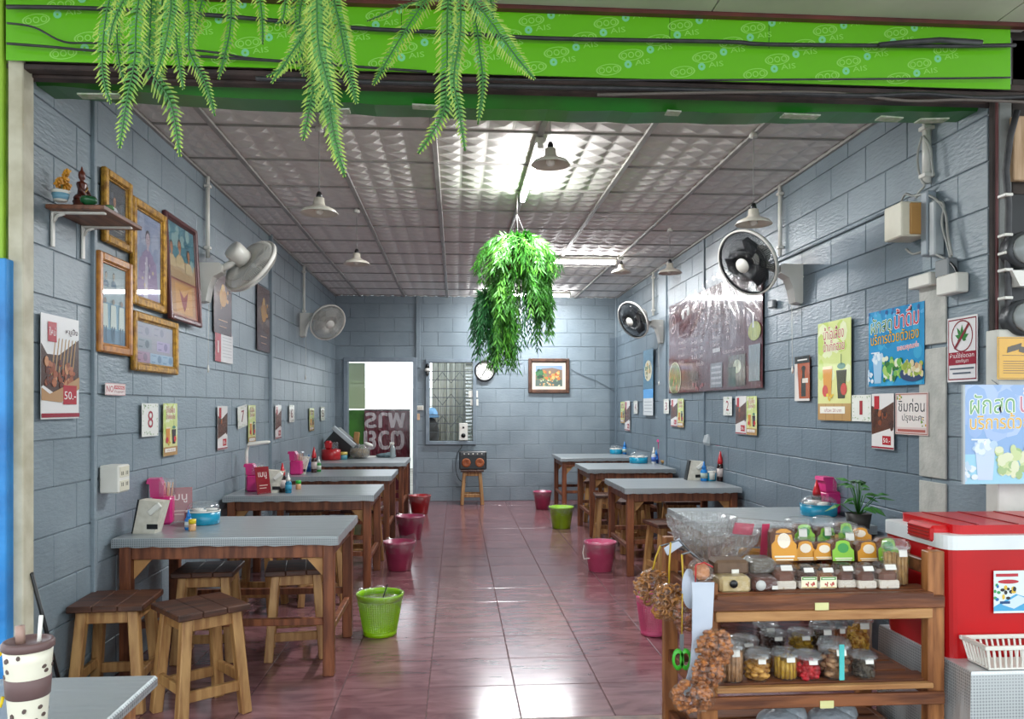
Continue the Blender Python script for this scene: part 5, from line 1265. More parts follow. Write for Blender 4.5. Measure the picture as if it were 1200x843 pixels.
# second
utensil('tall magenta cutlery holder on the second left table', 296, 577, 5, .21); tissue('ivory tissue box on the second left table', 316, 578, 0)
sauce('red-coned sauce bottle on the second left table', 331, 577, .22, '21100f'); sauce('blue squeeze bottle with white tip on the second left table', 338, 578, .15, '1f7a99', WHITE, .024, TZ, '2b8fb0', False); pot('orange toothpick jar with green top on the second left table', 349, 574, .02, .07, 'c99a6f', '2fb03c')
menu('black framed card leaning between pink holder and tissue box', 306, 580, 50, .2, .12)
w_ = at(288, 577); o = obj('white_lamp_arm', M().tube([(0, 0, 0), (0, 0, .30), (.02, 0, .36), (.16, 0, .37)], .013, 8).box((.09, 0, .36), (.17, .05, .02), Matrix.Rotation(-.15, 3, 'Y'), .006), WHITE, loc=(w_.x - .02, w_.y + .1, TZ), label='white angled arm standing behind the magenta holder on the second left table', cat='stand')
# third
utensil('red-pink cutlery holder with clear dome on the third left table', 346, 557, 0, .22); tissue('ivory tissue box on the third left table', 349, 556, 0); sauce('red-coned sauce bottle on the third left table', 368, 554, .25, '3a1b1a', None, .028); sauce('small green and white bottle on the third left table', 373.5, 553, .15, '2f8f3c', WHITE, .024, TZ, 'c9d0c2', False)
sauce('blue bottle on the third left table', 362, 553, .17, '1f5fae', BLUE2, .026, TZ, '2a72c0', False)
# fourth
p = at(386, 540); t = empty('red_tub', (p.x, p.y + .12, TZ), 'red round tub with lid lobe on the table by the back door', 'tub')
obj('body', M().lathe([(.10, 0), (.115, .01), (.115, .12), (.09, .13), (0, .13)], 24), RED, t); obj('lobe', M().box((-.03, 0, .18), (.08, .12, .10), None, .02), REDP, t); obj('clear_top', M().box((.05, 0, .17), (.07, .1, .09), None, .015), SMOKE, t)
p = at(420, 538); t = empty('glass_jar', (p.x, p.y + .12, TZ), 'round glass jar of dried goods with white lid by the back door', 'jar')
obj('jar', M().lathe([(.08, 0), (.12, .03), (.13, .08), (.115, .14), (.08, .17), (0, .17)], 28), clear('jar_glass', 'dfe4df', .2, .05), t); obj('contents', M().lathe([(.07, .008), (.11, .04), (.118, .08), (.10, .12), (0, .125)], 24), mat('dried_goods', '8a6a3c', '4f3a24', rough=.8, scale=30), t)
obj('lid', M().lathe([(.06, .17), (.062, .185), (.045, .2), (.0, .205)], 20, (.05, 0, 0), (.35, 0, 1)), WHITE, t)
pot('yellow and blue tin beside the round glass jar', 401, 539, .055, .09, '4f8f9c', 'c9b458')
p = at(460, 537); t = empty('spray_bottle', (p.x, p.y + .04, TZ), 'clear spray bottle with white trigger on the table by the back door', 'bottle')
obj('body', M().lathe([(.03, 0), (.034, .01), (.034, .12), (.014, .16), (0, .16)], 18), clear('spray_clear', 'b9c4c4', .45, .1), t); obj('trigger', M().box((-.01, 0, .18), (.06, .02, .03), None, .006).beam((-.03, 0, .175), (-.045, 0, .13), .01, .012).cyl((0, 0, .15), (0, 0, .18), .012, n=10), WHITE, t)
p = at(451, 537); rag = M(); rag.ball((0, 0, .02), .1, 14, squash=(1.3, .9, .35)); rag.ball((.05, .02, .035), .06, 12, squash=(1.2, .9, .5)); obj('cloth_rag', rag, mat('grey_rag', '6f8388', '54666b', rough=.9, scale=20, bump=.5), loc=(p.x, p.y + .15, TZ), label='crumpled grey rag left of the clear spray bottle', cat='rag')
p = at(430, 536.5); obj('paper_sheet', M().box((.0, 0, .002), (.34, .3, .003)), WHITE, loc=(p.x + .06, p.y + .18, TZ), label='white paper sheet lying on the table by the back door', cat='paper')
p = ond(403, 512, 9.9); o = obj('leaning_tray', M().box((0, 0, 0), (.36, .05, .06), Matrix.Rotation(.72, 3, 'Y'), .008), mat('silver_tray', 'b9c0c4', rough=.3), loc=(p.x, p.y, p.z), label='pale tray leaning on a black case at the back left corner', cat='tray')
obj('black_case', M().box((0, 0, -.10), (.36, .25, .26), Matrix.Rotation(.72, 3, 'Y'), .01), BLACK, loc=(p.x - .04, p.y + .17, p.z - .0), label='black case under the leaning pale tray', cat='case')
p = at(416, 536.5); obj('wooden_paddle', M().box((0, 0, .16), (.07, .03, .32), Matrix.Rotation(.1, 3, 'Y'), .006), PLY, loc=(p.x, p.y + .08, TZ), label='upright wooden paddle in front of the green doorway sheet', cat='paddle')
# right side tables
caddy('round turquoise caddy on the table behind the pink bucket table', 750, 543.5, .105, .13); 
sauce('white-tipped bottle on the blue caddy table', 766, 544, .19, 'c9ccd0', WHITE, .026, TZ, '3a5fae', False); sauce('blue bottle on the blue caddy table', 769, 543, .15, '1f5fae', BLUE2, .026, TZ, '2a72c0', False); utensil('red and pink cutlery holder on the blue caddy table', 781, 544, 8, .27)
p = at(786, 545.5); obj('woven_basket', M().lathe([(.05, 0), (.085, .02), (.09, .05), (.08, .05), (.05, .01), (0, .01)], 20), mat('woven_tan', '9c7a44', '735628', rough=.7, scale=40), loc=(p.x, p.y + .08, TZ), label='small tan woven bowl on the blue caddy table', cat='basket')
tissue('ivory tissue box on the table behind the pink bucket', 813, 563, 0); sauce('bright blue squeeze bottle on the table behind the pink bucket', 825, 564, .17, '1f7fc9', BLUE2, .03, TZ, 'a9b9b0', False); caddy('small turquoise lidded jar on the table behind the pink bucket', 834.5, 564, .045, .13)
sauce('dark sauce bottle with red cone on the table behind the pink bucket', 844, 564, .26, '2a1412', None, .028); utensil('pink cutlery holder near the wall on the table behind the pink bucket', 853, 563, 0, .30)
menu('red menu stand near the wall on the table behind the pink bucket', 860, 564, -25, .29, .12)
p = at(846, 561); obj('clear_scoop', M().box((0, 0, .33), (.14, .06, .10), Matrix.Rotation(.3, 3, 'Y'), .02).cyl((.04, 0, .0), (.03, 0, .3), .006, n=6), clear('scoop_clear', 'dde4e6', .5, .1), loc=(p.x - .06, p.y + .12, TZ), label='clear plastic scoop raised over the pink holder on the right', cat='scoop')
p = at(872, 565); obj('dark_box', M().box((0, 0, .05), (.1, .12, .1), None, .01), DARK, loc=(p.x, p.y + .07, TZ), label='small dark box against the right wall on the table behind the pink bucket', cat='box')
caddy('round turquoise caddy on the farthest right table', 723, 532.5, .085, .12); sauce('blue bottle on the farthest right table', 732, 532.5, .17, '1f7fc9', BLUE2, .03, TZ, 'a9b9b0', False); sauce('dark sauce bottle on the farthest right table', 740, 532, .22, '2a1412', WHITE, .028, TZ, 'b93038', False)
menu('wide red menu stand on the farthest right table', 722, 529, 0, .20, .25); utensil('pink cutlery holder in the back corner of the farthest right table', 737, 530, 0, .26)
# on the right front table
caddy('large turquoise caddy on the grey table behind the snack rack', 966, 606, .105, .115, None, False); sauce('red-coned sauce bottle behind the large turquoise caddy', 957, 602, .20, '2a1412', None, .028)
utensil('pink cutlery holder with clear cover behind the large turquoise caddy', 980, 603, 0, .22); tissue('white tissue box beside the green potted plant', 1001, 600, 8)
# green potted plant behind the snacks
p = onz(1006, 622, TZ); t = empty('potted_plant', (p.x, p.y, TZ), 'green leafy potted plant between the snacks and the red cooler', 'plant')
obj('pot', M().lathe([(.05, 0), (.065, .09), (.06, .09), (.05, .02), (0, .02)], 20), mat('dark_pot', '33302c', rough=.6), t)
LEAF = mat('plant_leaf', '3f7f33', '2c5f24', rough=.4, scale=12)
rnd = random.Random(5)
for k in range(22):
    a = rnd.uniform(0, 6.28); L = rnd.uniform(.06, .11); h_ = rnd.uniform(.13, .26); r_ = rnd.uniform(.02, .09)
    c0 = Vector((r_ * math.cos(a), r_ * math.sin(a), h_)); d = Vector((math.cos(a), math.sin(a), rnd.uniform(-.5, .2))).normalized(); s_ = Vector((-d.y, d.x, 0)).normalized(); w2_ = L * .32
    m = M(); pts = []
    m.add([c0, c0 + d * L * .35 + s_ * w2_, c0 + d * L, c0 + d * L * .35 - s_ * w2_, c0 + d * L * .4 + Vector((0, 0, .012))], [(0, 4, 1), (1, 4, 2), (2, 4, 3), (3, 4, 0)], 0, None, False)
    m.tube([(0.0, 0, .08), (c0.x * .5, c0.y * .5, h_ * .75), c0], .0025, 4)
    obj('leaf', m, LEAF, t)

# ================================================================== SNACK RACK
RF, RB = 2.66, 3.18; RX0, RX1 = .832, 1.70; ZT, ZM, ZL = .70, .385, .14
t = empty('snack_rack', ((RX0 + RX1) / 2, (RF + RB) / 2, -.04), 'wooden two-tier snack rack with slatted shelves at the shop front', 'rack'); RK = t
ox, oy = t.location.x, t.location.y
def rk(name, c, s, m_, lb=None, b=.003, rot=None): return obj(name, M().box((c[0] - ox, c[1] - oy, c[2] + .04), s, rot, b), m_, t, label=lb)
for x in (RX0 + .03, RX1 - .03):
    hp_ = .87 if x > 1 else .77
    rk('post', (x, RF + .02, hp_ / 2 - .035), (.06, .045, hp_), W_RKV); rk('post', (x, RB - .02, .39), (.055, .045, .85), W_RKV)
for z, nm in ((ZT, 'top'), (ZM, 'low'), (ZL, 'base')):
    n = 4
    for k in range(n):
        y = RF + .025 + .055 + (RB - RF - .09) / n * (k + .05); rk('slat', ((RX0 + RX1) / 2, y - .02, z - .010), (RX1 - RX0 - .13 if k else RX1 - RX0 - .06, (RB - RF - .1) / n - .012, .018), W_RK)
    rk('front_board', ((RX0 + RX1) / 2, RF - .012, z - (.036 if z == ZT else .055)), (RX1 - RX0 - .02, .018, .042), W_RK)
    rk('light_board', ((RX0 + RX1) / 2, RF - .006, z - .012), (RX1 - RX0 - .10, .03, .018), W_RK if z == ZT else W_RKL)
    if z == ZT: rk('light_board', ((RX0 + RX1) / 2, RF - .004, z - .077), (RX1 - RX0 - .1, .02, .036), W_RKL)
    rk('back_rail', ((RX0 + RX1) / 2, RB - .03, z - .05), (RX1 - RX0 - .1, .02, .05), W_RK)
    for x in (RX0 + .03, RX1 - .03): rk('side_rail', (x, (RF + RB) / 2, z - .045), (.025, RB - RF - .08, .05), W_RK)
for x in (RX0 + .03, RX1 - .03): rk('side_rail', (x, (RF + RB) / 2, ZT + .07), (.022, RB - RF - .08, .05), W_RK)
PT = mat('cream_price_tag', 'd9d59a', 'cfca8c', rough=.7)
for u_, v_, z_ in ((963, 711, 0), (969, 826, 0)):
    q = ony(u_, v_, RF - .023); obj('price_tag', M().box((q.x - ox, q.y - oy, q.z + .04), (.048, .003, .025)), PT, t)

hb = [(q.x - ox, q.y - oy, q.z + .04) for q in (ony(774, 640, 2.92), ony(786, 636, 2.80), ony(799, 650, 2.70))]
for q in hb: obj('hook', M().tube([q, (q[0] + .03, q[1], q[2] + .008), (RX0 + .03 - ox, q[1] + .03, ZT + .095 + .04)], .0035, 5), METAL, t)
# tubs
TUBS = {}
def contents_mesh(kind, r, h, rnd):
    m = M()
    if kind in ('roll', 'stick'):
        for k in range(14):
            a = 2 * math.pi * k / 14; rr_ = r * .8; m.cyl((rr_ * math.cos(a), rr_ * math.sin(a), .004), (rr_ * 1.0 * math.cos(a), rr_ * 1.0 * math.sin(a), h * .72 * rnd.uniform(.9, 1.05)), .0075 if kind == 'roll' else .005, n=8)
        m.lathe([(r * .72, .004), (r * .72, h * .6), (0, h * .6)], 12)
    elif kind in ('ball', 'nut', 'cookie'):
        s_ = {'ball': .011, 'nut': .007, 'cookie': .015}[kind]; n = {'ball': 60, 'nut': 110, 'cookie': 34}[kind]
        m.lathe([(r * .7, .004), (r * .74, h * .5), (0, h * .5)], 12)
        for k in range(n):
            a = rnd.uniform(0, 6.28); z = .008 + h * .62 * ((k * .618) % 1); rr_ = r * (.80 if z < h * .55 else rnd.uniform(0, .8)); m.ball((rr_ * math.cos(a), rr_ * math.sin(a), z), s_ * rnd.uniform(.8, 1.2), 6, squash=(1, 1, .8 if kind != 'cookie' else .6))
    else: m.lathe([(r * .85, .004), (r * .9, h * .6), (0, h * .62)], 16)
    return m
FOODC = {}
def food(c, c2=None): return mat('snack_' + c, c, c2, rough=.5, scale=40, lo=.42, hi=.58)
def tub(label, u, v, wpx, hpx, kind, col, col2=None, z=ZM, name='snack_tub', cat='tub', band=None, lid=None, sq=False, t_=None):
    p = onz(u, v, z) if t_ is None else None
    p.y = min(max(p.y, RF + .03), RB - .03)
    dd = p.x * S4 + p.y * C4; r = wpx / 2 / 930 * dd; h = hpx / 930 * dd * 1.0
    p.y += r * .55; p.x *= 1 + r * .3 / dd
    t = empty(name, (p.x, p.y, z), label, cat, group=None)
    rnd = random.Random(int(u)); rb = r * .84
    obj('contents', contents_mesh(kind, rb, h, rnd), food(col, col2), t, kind='stuff')
    obj('cup', M().lathe([(rb * .93, 0), (rb, .002), (r * .96, h * .80), (r * 1.0, h * .82)], 24), CLR, t)
    obj('lid', M().lathe([(r * 1.02, h * .80), (r * 1.03, h * .84), (r * .98, h * .87), (r * .9, h * .97 if not lid else h * 1.0), (r * .6, h), (0, h)], 24), SMOKE, t)
    if band: obj('paper_band', M().lathe([(r * 1.0, 0), (r * 1.06, h * .82), (r * 1.06, h * .86)], 24, (0, 0, .0)).__class__().box((0, -r * 1.0, h * .5), (.018, .004, h * .9), None, .001), mat('teal_band', '4fc0bd', rough=.5), t)
    o = obj('sticker', M().box((0, -r * .97, h * .74), (r * .6, .002, h * .16), Matrix.Rotation(-.15, 3, 'X')), WHITE, t)
    return t
# low shelf, back row to front row
tub('tub of dark dried fruit at the back left of the low shelf', 899, 760, 30, 31, 'nut', '4a2326', '2b1416')
tub('tub of dark jelly fruit in the middle left of the low shelf', 908, 768, 31, 28, 'nut', '2f2426', '1c1516')
tub('tub of golden yellow banana chips on the low shelf', 940, 768, 31, 29, 'cookie', 'c29a20', '96720f')
tub('tall tub of dark olives at the back of the low shelf', 965, 768, 30, 38, 'nut', '4b3a22', '2d1f1a')
tub('tall tub of orange strips behind the caramel popcorn', 984, 764, 20, 34, 'stick', 'a95c2c', '7c3c1a')
tub('tall tub heaped with yellow caramel popcorn on the low shelf', 1007, 764, 35, 43, 'nut', 'e0b24a', 'a96a1c')
tub('low tub of tan biscuits half hidden behind hanging snack bags', 873, 773, 36, 25, 'cookie', '8d7a5f', '6c5a44')
tub('clear tub behind the cookies at the left of the low shelf', 892, 788, 28, 26, 'cookie', 'b5813f', '8c5f2b')
tub('tub of yellow stick biscuits in the middle of the low shelf', 922, 797, 33, 34, 'stick', 'd6ac40', 'b58a2a')
tub('tub of brown rolled wafers at the front left of the low shelf', 869, 810, 30, 48, 'roll', 'b58a62', '8f6843')
tub('tub of round golden cookies at the front of the low shelf', 901, 810, 30, 34, 'cookie', 'c9984c', 'a57430')
tub('tub of dark red candied cherries in the second row', 949, 790, 30, 25, 'ball', '971c26', '6f121b')
tub('front tub of bright red candied cherries on the low shelf', 961, 808, 34, 31, 'ball', 'cc1e2e', 'a3131f')
tub('low tub of grey candies behind the teal-banded tub', 974, 786, 26, 26, 'nut', '5a554e', '3f3b36')
tub('clear tub of brown balls with teal paper band at front', 995, 808, 38, 46, 'cookie', 'a6805c', '7f5c3e', band=True)
tub('tub of black and white seeds at the front right', 1028, 806, 32, 30, 'nut', '5c564a', '2c2a26')
# top shelf
def cake(label, u, v, wpx, hpx, col='5c3422', tagc='e8e4dc', base='d9cfc0', front=None, z=ZT, top=None):
    p = onz(u, v, z); p.y = min(max(p.y, RF + .0), RB + .02); dd = p.x * S4 + p.y * C4; w2_ = wpx / 930 * dd; h = hpx / 930 * dd; p.y += .036
    t = empty('cake_box', (p.x, p.y, z), label, 'snack box')
    obj('cake', M().box((0, 0, h * .40), (w2_ * .84, .055, h * .6), None, .012), food(col), t)
    obj('paper_base', M().box((0, 0, h * .17), (w2_ * .93, .066, h * .34), None, .005), mat('paper_' + base, base, 'b08f6a', rough=.6, scale=70, lo=.3, hi=.42), t)
    obj('clamshell', M().box((0, 0, h * .5), (w2_, .072, h), None, .012), CLR, t)
    obj('top_label', M().box((0, -.034, h * .86), (w2_ * .5, .003, h * .22), Matrix.Rotation(-.6, 3, 'X')), mat('label_paper', tagc, rough=.5), t)
    if front:
        pr = Print(w2_ * .82, h * .5, 'efe9c9', .0015); pr.rect(.04, .72, .96, .98, '4d8f3c'); pr.rect(.12, .80, .88, .88, 'f0f0e0'); pr.blobs(12, .3, .15, .8, .5, .09, ['b5423c', '8f2a2c', 'c96a5a'], 4); pr.rect(.04, .02, .96, .08, 'c8a03a'); o = obj('front_label', pr, PRT, t); o.location = (0, -.0375, h * .32); o.rotation_euler = (R(90), 0, 0)
    return t
for k, (u_, v_, w2_, h_, c_, fr) in enumerate(((922, 692, 27, 30, '6b3a24', 0), (948, 691, 23, 26, '4a2a1e', 1), (970.5, 691, 24, 26, '8a5a34', 1), (994, 690, 24, 27, '5c3020', 0), (1018, 691, 24, 28, '5f3322', 0), (1044, 691, 26, 30, '6b3d28', 0))):
    cake(('brown cake in clear box at the left of the front row on top shelf', 'front row box with green-topped printed label, second from left', 'front row box with green-topped printed label, third from left', 'chocolate cake box right of the printed label boxes', 'chocolate cake box second from the right in the front row', 'chocolate cake box rightmost in the front row of the top shelf')[k], u_, v_, w2_, h_, c_, front=fr)
def card_pack(label, u, v, wpx, hpx, colr, z=ZT, lift=.0, food_c='6b3d24', shape='round'):
    p = onz(u, v, z); p.y = min(max(p.y, RF + .08), RB + .1); dd = p.x * S4 + p.y * C4; w2_ = wpx / 930 * dd; h = hpx / 930 * dd; p.y += .03
    t = empty('labelled_snack', (p.x, p.y, z + lift), label, 'snack pack')
    obj('pack', M().box((0, 0, h * .42), (w2_ * .95, .05, h * .84), None, .012), food(food_c), t); obj('film', M().box((0, 0, h * .45), (w2_, .056, h * .9), None, .014), CLR, t)
    c1, c2 = (('d9962c', 'efe3cf') if colr == 'orange' else ('8cc63c', '3f9b4a'))
    # paper card: a band with a rounded top
    pts = [(-.5, 0), (.5, 0), (.5, .5), (.36, .62), (.3, .9), (.12, .98), (-.12, .98), (-.3, .9), (-.36, .62), (-.5, .5)]
    m = M().prism([(x * w2_, y * h * .76) for x, y in pts], 0, .002, 0, c1)
    m.prism([(.26 * w2_ * math.cos(R(a)), h * (.47 + .18 * math.sin(R(a)))) for a in range(0, 360, 30)], .0, .0026, 0, c2)
    m.box((0, h * .1, .002), (w2_ * .8, h * .04, .002), None, 0, 0, 'f2f0dc'); m.box((0, h * .03, .002), (w2_ * .7, h * .03, .002), None, 0, 0, 'f2f0dc')
    o = obj('paper_card', m, PRT, t); o.location = (0, -.033, h * .12); o.rotation_euler = (R(84), 0, 0)
    return t
for a in (('tall dark snack pack with orange card at the left of the card row', 919, 681, 30, 50, 'orange', ZT, .055), ('orange carded snack pack behind the second front cake box', 944, 676, 26, 30, 'orange', ZT, .05), ('green carded pack at the back left of the card row', 943, 668, 24, 32, 'green', ZT, .085),
          ('orange carded pack behind the third front cake box', 966, 676, 26, 26, 'orange', ZT, .055), ('green carded pack above the third front cake box', 970, 668, 24, 30, 'green', ZT, .08), ('green carded pack behind the fourth front cake box', 988, 677, 26, 32, 'green', ZT, .05), ('green carded pack at the back middle of the card row', 992, 668, 20, 34, 'green', ZT, .085),
          ('orange carded pack behind the fifth front cake box', 1018, 677, 27, 30, 'orange', ZT, .05), ('green carded pack rightmost in the card row', 1041, 678, 24, 34, 'green', ZT, .055), ('orange carded pack in the rear row near the biscuit tub', 1008, 668, 26, 24, 'orange', ZT, .095)):
    card_pack(*a)
tub('tub of upright tan biscuits at the right end of the top shelf', 1052, 686, 32, 52, 'roll', 'c09a62', '9a7442', z=ZT)
tub('tub of pale square biscuits at the back of the top shelf', 990, 671, 34, 58, 'roll', 'c9a060', 'a07a40', z=ZT)
tub('tub with golden crisps, back row left on the top shelf', 936, 668, 32, 60, 'cookie', 'd9a648', 'b5762a', z=ZT)
tub('tub with red-edged lid and crisps at the back of top shelf', 966, 668, 26, 62, 'cookie', 'd98a3c', 'b03a24', z=ZT)
tub('low clear tub of brown sweets right of the pale biscuits', 1027, 670, 34, 34, 'cookie', '7c5034', '5c3a26', z=ZT)
tub('low smoky tub with dark sweets behind the green cards', 950, 670, 36, 40, 'nut', '4f4638', '332c24', z=ZT)
# flat packs left on the top shelf
def flatpack(label, u0, u1, v0, v1, col, lid=None, z0=ZT, film=True, name='snack_packet', y=None, extra=None):
    y = y or RF + .07; a, b = ony(u0, v1, y), ony(u1, v0, y); w2_, h = b.x - a.x, b.z - a.z
    t = empty(name, ((a.x + b.x) / 2, y, a.z), label, 'snack pack')
    obj('contents', M().box((0, 0, h / 2), (w2_ * .94, .09, h * .9), None, .01), food(col), t); 
    if film: obj('film', M().box((0, 0, h / 2), (w2_, .1, h), None, .015), BAGM, t)
    if extra: extra(t, w2_, h)
    return t
def ovals(t, w2_, h):
    obj('oval_label', M().lathe([(.018, 0), (.018, .002), (0, .002)], 18, (-.02, -.052, h * .5), (0, -1, 0)), mat('oval_grey', 'c9c9c5', rough=.5), t); obj('sticker', M().box((.03, -.052, h * .35), (.02, .002, .012)), WHITE, t)
flatpack('brown brownie packet with oval label on the top shelf', 876, 907, 673, 692, '56261a', extra=ovals)
flatpack('cream wafer packets with round pictured seal at the left of the top shelf', 838, 876, 672, 694, 'c9b07a', y=RF + .06, extra=lambda t, w, h: obj('seal', M().lathe([(.014, 0), (.014, .003), (0, .003)], 16, (-.01, -.052, h * .6), (0, -1, 0)), BLACK, t))
flatpack('brown paper topped packet above the cream wafers', 832, 874, 653, 673, '6b5340', y=RF + .12, film=False, extra=lambda t, w, h: obj('price_sticker', M().box((.01, -.047, h * .3), (.026, .002, .014)), WHITE, t))
flatpack('clear packet of grey sweets above the brownie packet', 874, 905, 652, 673, '6d655a', y=RF + .14)
# big clear bowls heap
for k, (u_, v_, wpx, lb) in enumerate(((838, 655, 100, 'large stacked clear plastic bowl, lower one on the left of the rack'), (822, 638, 84, 'large stacked clear plastic bowl, upper one on the left of the rack'))):
    p = ond(u_, v_, 3.02 + .1 * k); r = wpx / 2 / 930 * 3.0
    t = empty('clear_bowl', (p.x, p.y, p.z), lb, 'bowl')
    obj('bowl', M().shell([(r * .45, 0), (r * .75, .025), (r * .95, .07), (r, .105), (r * 1.03, .108), (r * 1.03, .111), (r * .99, .11), (r * .93, .072), (r * .73, .028), (r * .45, .003), (0.001, .003)], 48), BAGM, t)
    m = M()
    for j in range(40): a = 2 * math.pi * j / 40; m.tube([(r * .5 * math.cos(a), r * .5 * math.sin(a), .004), (r * .96 * math.cos(a), r * .96 * math.sin(a), .07), (r * 1.01 * math.cos(a), r * 1.01 * math.sin(a), .105)], .0016, 3)
    obj('ridges', m, SMOKE, t, kind='stuff')
# zip bag with pink bands
a, b = ony(842, 668, 3.0), ony(918, 602, 3.0); t = empty('zip_bag', ((a.x + b.x) / 2, 3.0, a.z), 'clear zip bag with pink stripes leaning behind the packets', 'bag')
bw_, bh_ = b.x - a.x, b.z - a.z; tl = Matrix.Rotation(.09, 4, 'Y') @ Matrix.Rotation(.35, 4, 'X')
def tob(name, m, mt): o = obj(name, m, mt, t); o.matrix_local = tl; return o
tob('bag', M().box((0, 0, bh_ / 2), (bw_, .035, bh_), None, .012), BAGM); PB = mat('pink_band', 'd9536f', 'c03c5c', rough=.3)
tob('stripe', M().box((.02, -.019, bh_ * .55), (.028, .003, bh_ * .85), Matrix.Rotation(-.15, 3, 'Y')), PB); tob('stripe', M().box((-.075, -.019, bh_ * .84), (.075, .003, bh_ * .22)), clear('pink_tint', 'd9536f', .5, .2))
tob('contents', M().box((-.02, 0, bh_ * .3), (.09, .02, bh_ * .25), None, .008), food('c98f3c')); tob('label', M().box((.01, -.02, bh_ * .12), (.05, .003, .03)), mat('red_label', 'b5303c', rough=.5))
# hanging pretzel bags on the left end
def snackbag(label, u, v, wpx, hpx, col, col2, Y, shape='ring', n=46, tie=None, seed=1):
    p = ony(u, v, Y); dd = p.x * S4 + p.y * C4; rx, rz_ = wpx / 2 / 930 * dd, hpx / 2 / 930 * dd
    t = empty('snack_bag', p, label, 'snack bag'); g_ = random.Random(seed); m = M()
    for k in range(n):
        a = g_.uniform(0, 6.28); z = g_.uniform(-.85, .85); q = math.sqrt(1 - z * z) * g_.uniform(.55, .85); c0 = Vector((rx * q * math.cos(a), rx * .6 * q * math.sin(a), rz_ * z * .95))
        if shape == 'ring': m.tube([c0 + Vector((.016 * math.cos(b_ + a), .006 * math.sin(b_ * 2), .016 * math.sin(b_ + a))) for b_ in [i * 1.05 for i in range(6)]], .0045, 5)
        else: m.box(c0, (.022, .012, .014), Matrix.Rotation(a, 3, 'Z') @ Matrix.Rotation(z * 3, 3, 'X'), .003)
    obj('snacks', m, food(col, col2), t, kind='stuff')
    f = M(); nn = 20; vs = []; fs = []
    for i in range(11):
        th = math.pi * i / 10
        for k in range(nn):
            a = 2 * math.pi * k / nn; j = 1.05 + .06 * math.sin(5 * a + i * 1.3) + g_.uniform(-.03, .03); vs.append((rx * j * math.sin(th) * math.cos(a), rx * .66 * j * math.sin(th) * math.sin(a), rz_ * 1.04 * math.cos(th)))
    for i in range(10):
        for k in range(nn): k2 = (k + 1) % nn; fs.append((i * nn + k, (i + 1) * nn + k, (i + 1) * nn + k2, i * nn + k2))
    obj('film', f.add(vs, fs), clear('snack_film', 'f0e6d8', .02, .16, .28, .7), t)
    if tie: 
        q = ony(tie[0], tie[1], Y) - p; obj('tie', M().tube([(0, 0, rz_), (q.x * .4, .004, rz_ + (q.z - rz_) * .5), (q.x, 0, q.z)], .0035, 6), mat('yellow_tie', 'c9a52c', rough=.5), t)
    return t
snackbag('bag of brown pretzels hanging by yellow tie at the far left of the rack', 765, 690, 46, 44, 'b5752c', '7c4a1a', 2.92, tie=(774, 640), seed=3)
snackbag('bag of curled pretzels hanging over the pink basket', 784, 706, 40, 44, 'c08038', '84501e', 2.80, tie=(786, 636), seed=4)
snackbag('small bag of brown nuts below the curled pretzels', 802, 722, 26, 40, '9c5c38', '6c3a22', 2.70, 'chip', 40, tie=(799, 650), seed=5)
snackbag('large bag of brown crackers, top of the hanging stack', 838, 760, 48, 46, 'bb7434', '7c4620', 2.56, 'chip', 110, seed=6)
snackbag('middle bag of brown crackers in the hanging stack', 829, 789, 44, 36, 'b06a2c', '7a4420', 2.54, 'chip', 90, seed=7)
snackbag('lowest bag of brown crackers in the hanging stack', 812, 816, 52, 40, 'b87032', '7c4620', 2.52, 'chip', 100, seed=8)
q = ony(799, 766, 2.62); t = empty('green_scissors', q, 'bright green handled scissors hanging on the rack post', 'scissors')
for k in (-1, 1): obj('handle', M().lathe([(.012, -.004), (.02, -.004), (.02, .004), (.012, .004), (.012, -.004)], 16, (k * .013, 0, -.02), (0, 1, 0), sy=1.8), mat('green_handle', '3fae2c', rough=.35), t)
obj('blade', M().box((0, 0, .035), (.014, .004, .06), None, .001), METAL, t); obj('string', M().cyl((0, 0, .06), (.002, 0, .20), .002, n=5), mat('yellow_tie', 'c9a52c'), t)
# white plastic sleeve and clipboard at the post
PS = mat('bluish_white_film', 'c3cad6', 'b3bccb', rough=.35, scale=5)
sl = M(); pts = [(824, 683, 34), (824, 700, 32), (823, 735, 30), (818, 752, 17), (814, 780, 13), (808, 800, 12), (801, 818, 10)]
vs = []; 
for (u_, v_, w2_) in pts:
    for s_ in (-.5, .5): q = ony(u_ + s_ * w2_ * .78, v_, 2.585); vs += [(q.x, q.y, q.z), (q.x, q.y + .006, q.z)]
fs = []
for k in range(len(pts) - 1):
    a = 4 * k; fs += [(a, a + 4, a + 6, a + 2), (a + 1, a + 3, a + 7, a + 5), (a, a + 1, a + 5, a + 4), (a + 2, a + 6, a + 7, a + 3)]
obj('plastic_sleeve', sl.add(vs, fs), PS, label='bluish white plastic sleeve draped down the left rack post', cat='sleeve')
q = ony(808, 690, 2.66); obj('round_card', M().lathe([(.045, 0), (.045, .004), (0, .004)], 24, q, (0, -1, .1), sx=.6, sy=1.5), PS, label='pale rounded card hanging left of the plastic sleeve', cat='card')
q = ony(822, 670, 2.64); t = empty('tape_roll_bag', q, 'clear red-rimmed bag of orange tape on top of the rack post', 'bag')
obj('roll', M().box((0, 0, 0), (.05, .05, .055), None, .015), mat('orange_brown', 'c98858', 'a3603a', rough=.5), t); obj('film', M().box((-.003, 0, .002), (.075, .075, .08), None, .02), BAGM, t); obj('red_rim', M().tube([(-.03, -.03, -.03), (-.03, -.035, .03), (0, -.03, .036), (.03, -.03, .02)], .0025, 5), REDP, t)
q0, q1 = ony(798, 635, 2.9), ony(780, 647, 2.86)
obj('paper_slip', M().beam(q0, q1, .004, .03, (0, .3, 1), .001), PS, label='white paper slip tied above the pretzel bags', cat='paper')
# pink basket under the pretzels
bucket('pink latticed waste basket under the hanging pretzel bags', 773, 748, 40, .235, PINK, 'bare')
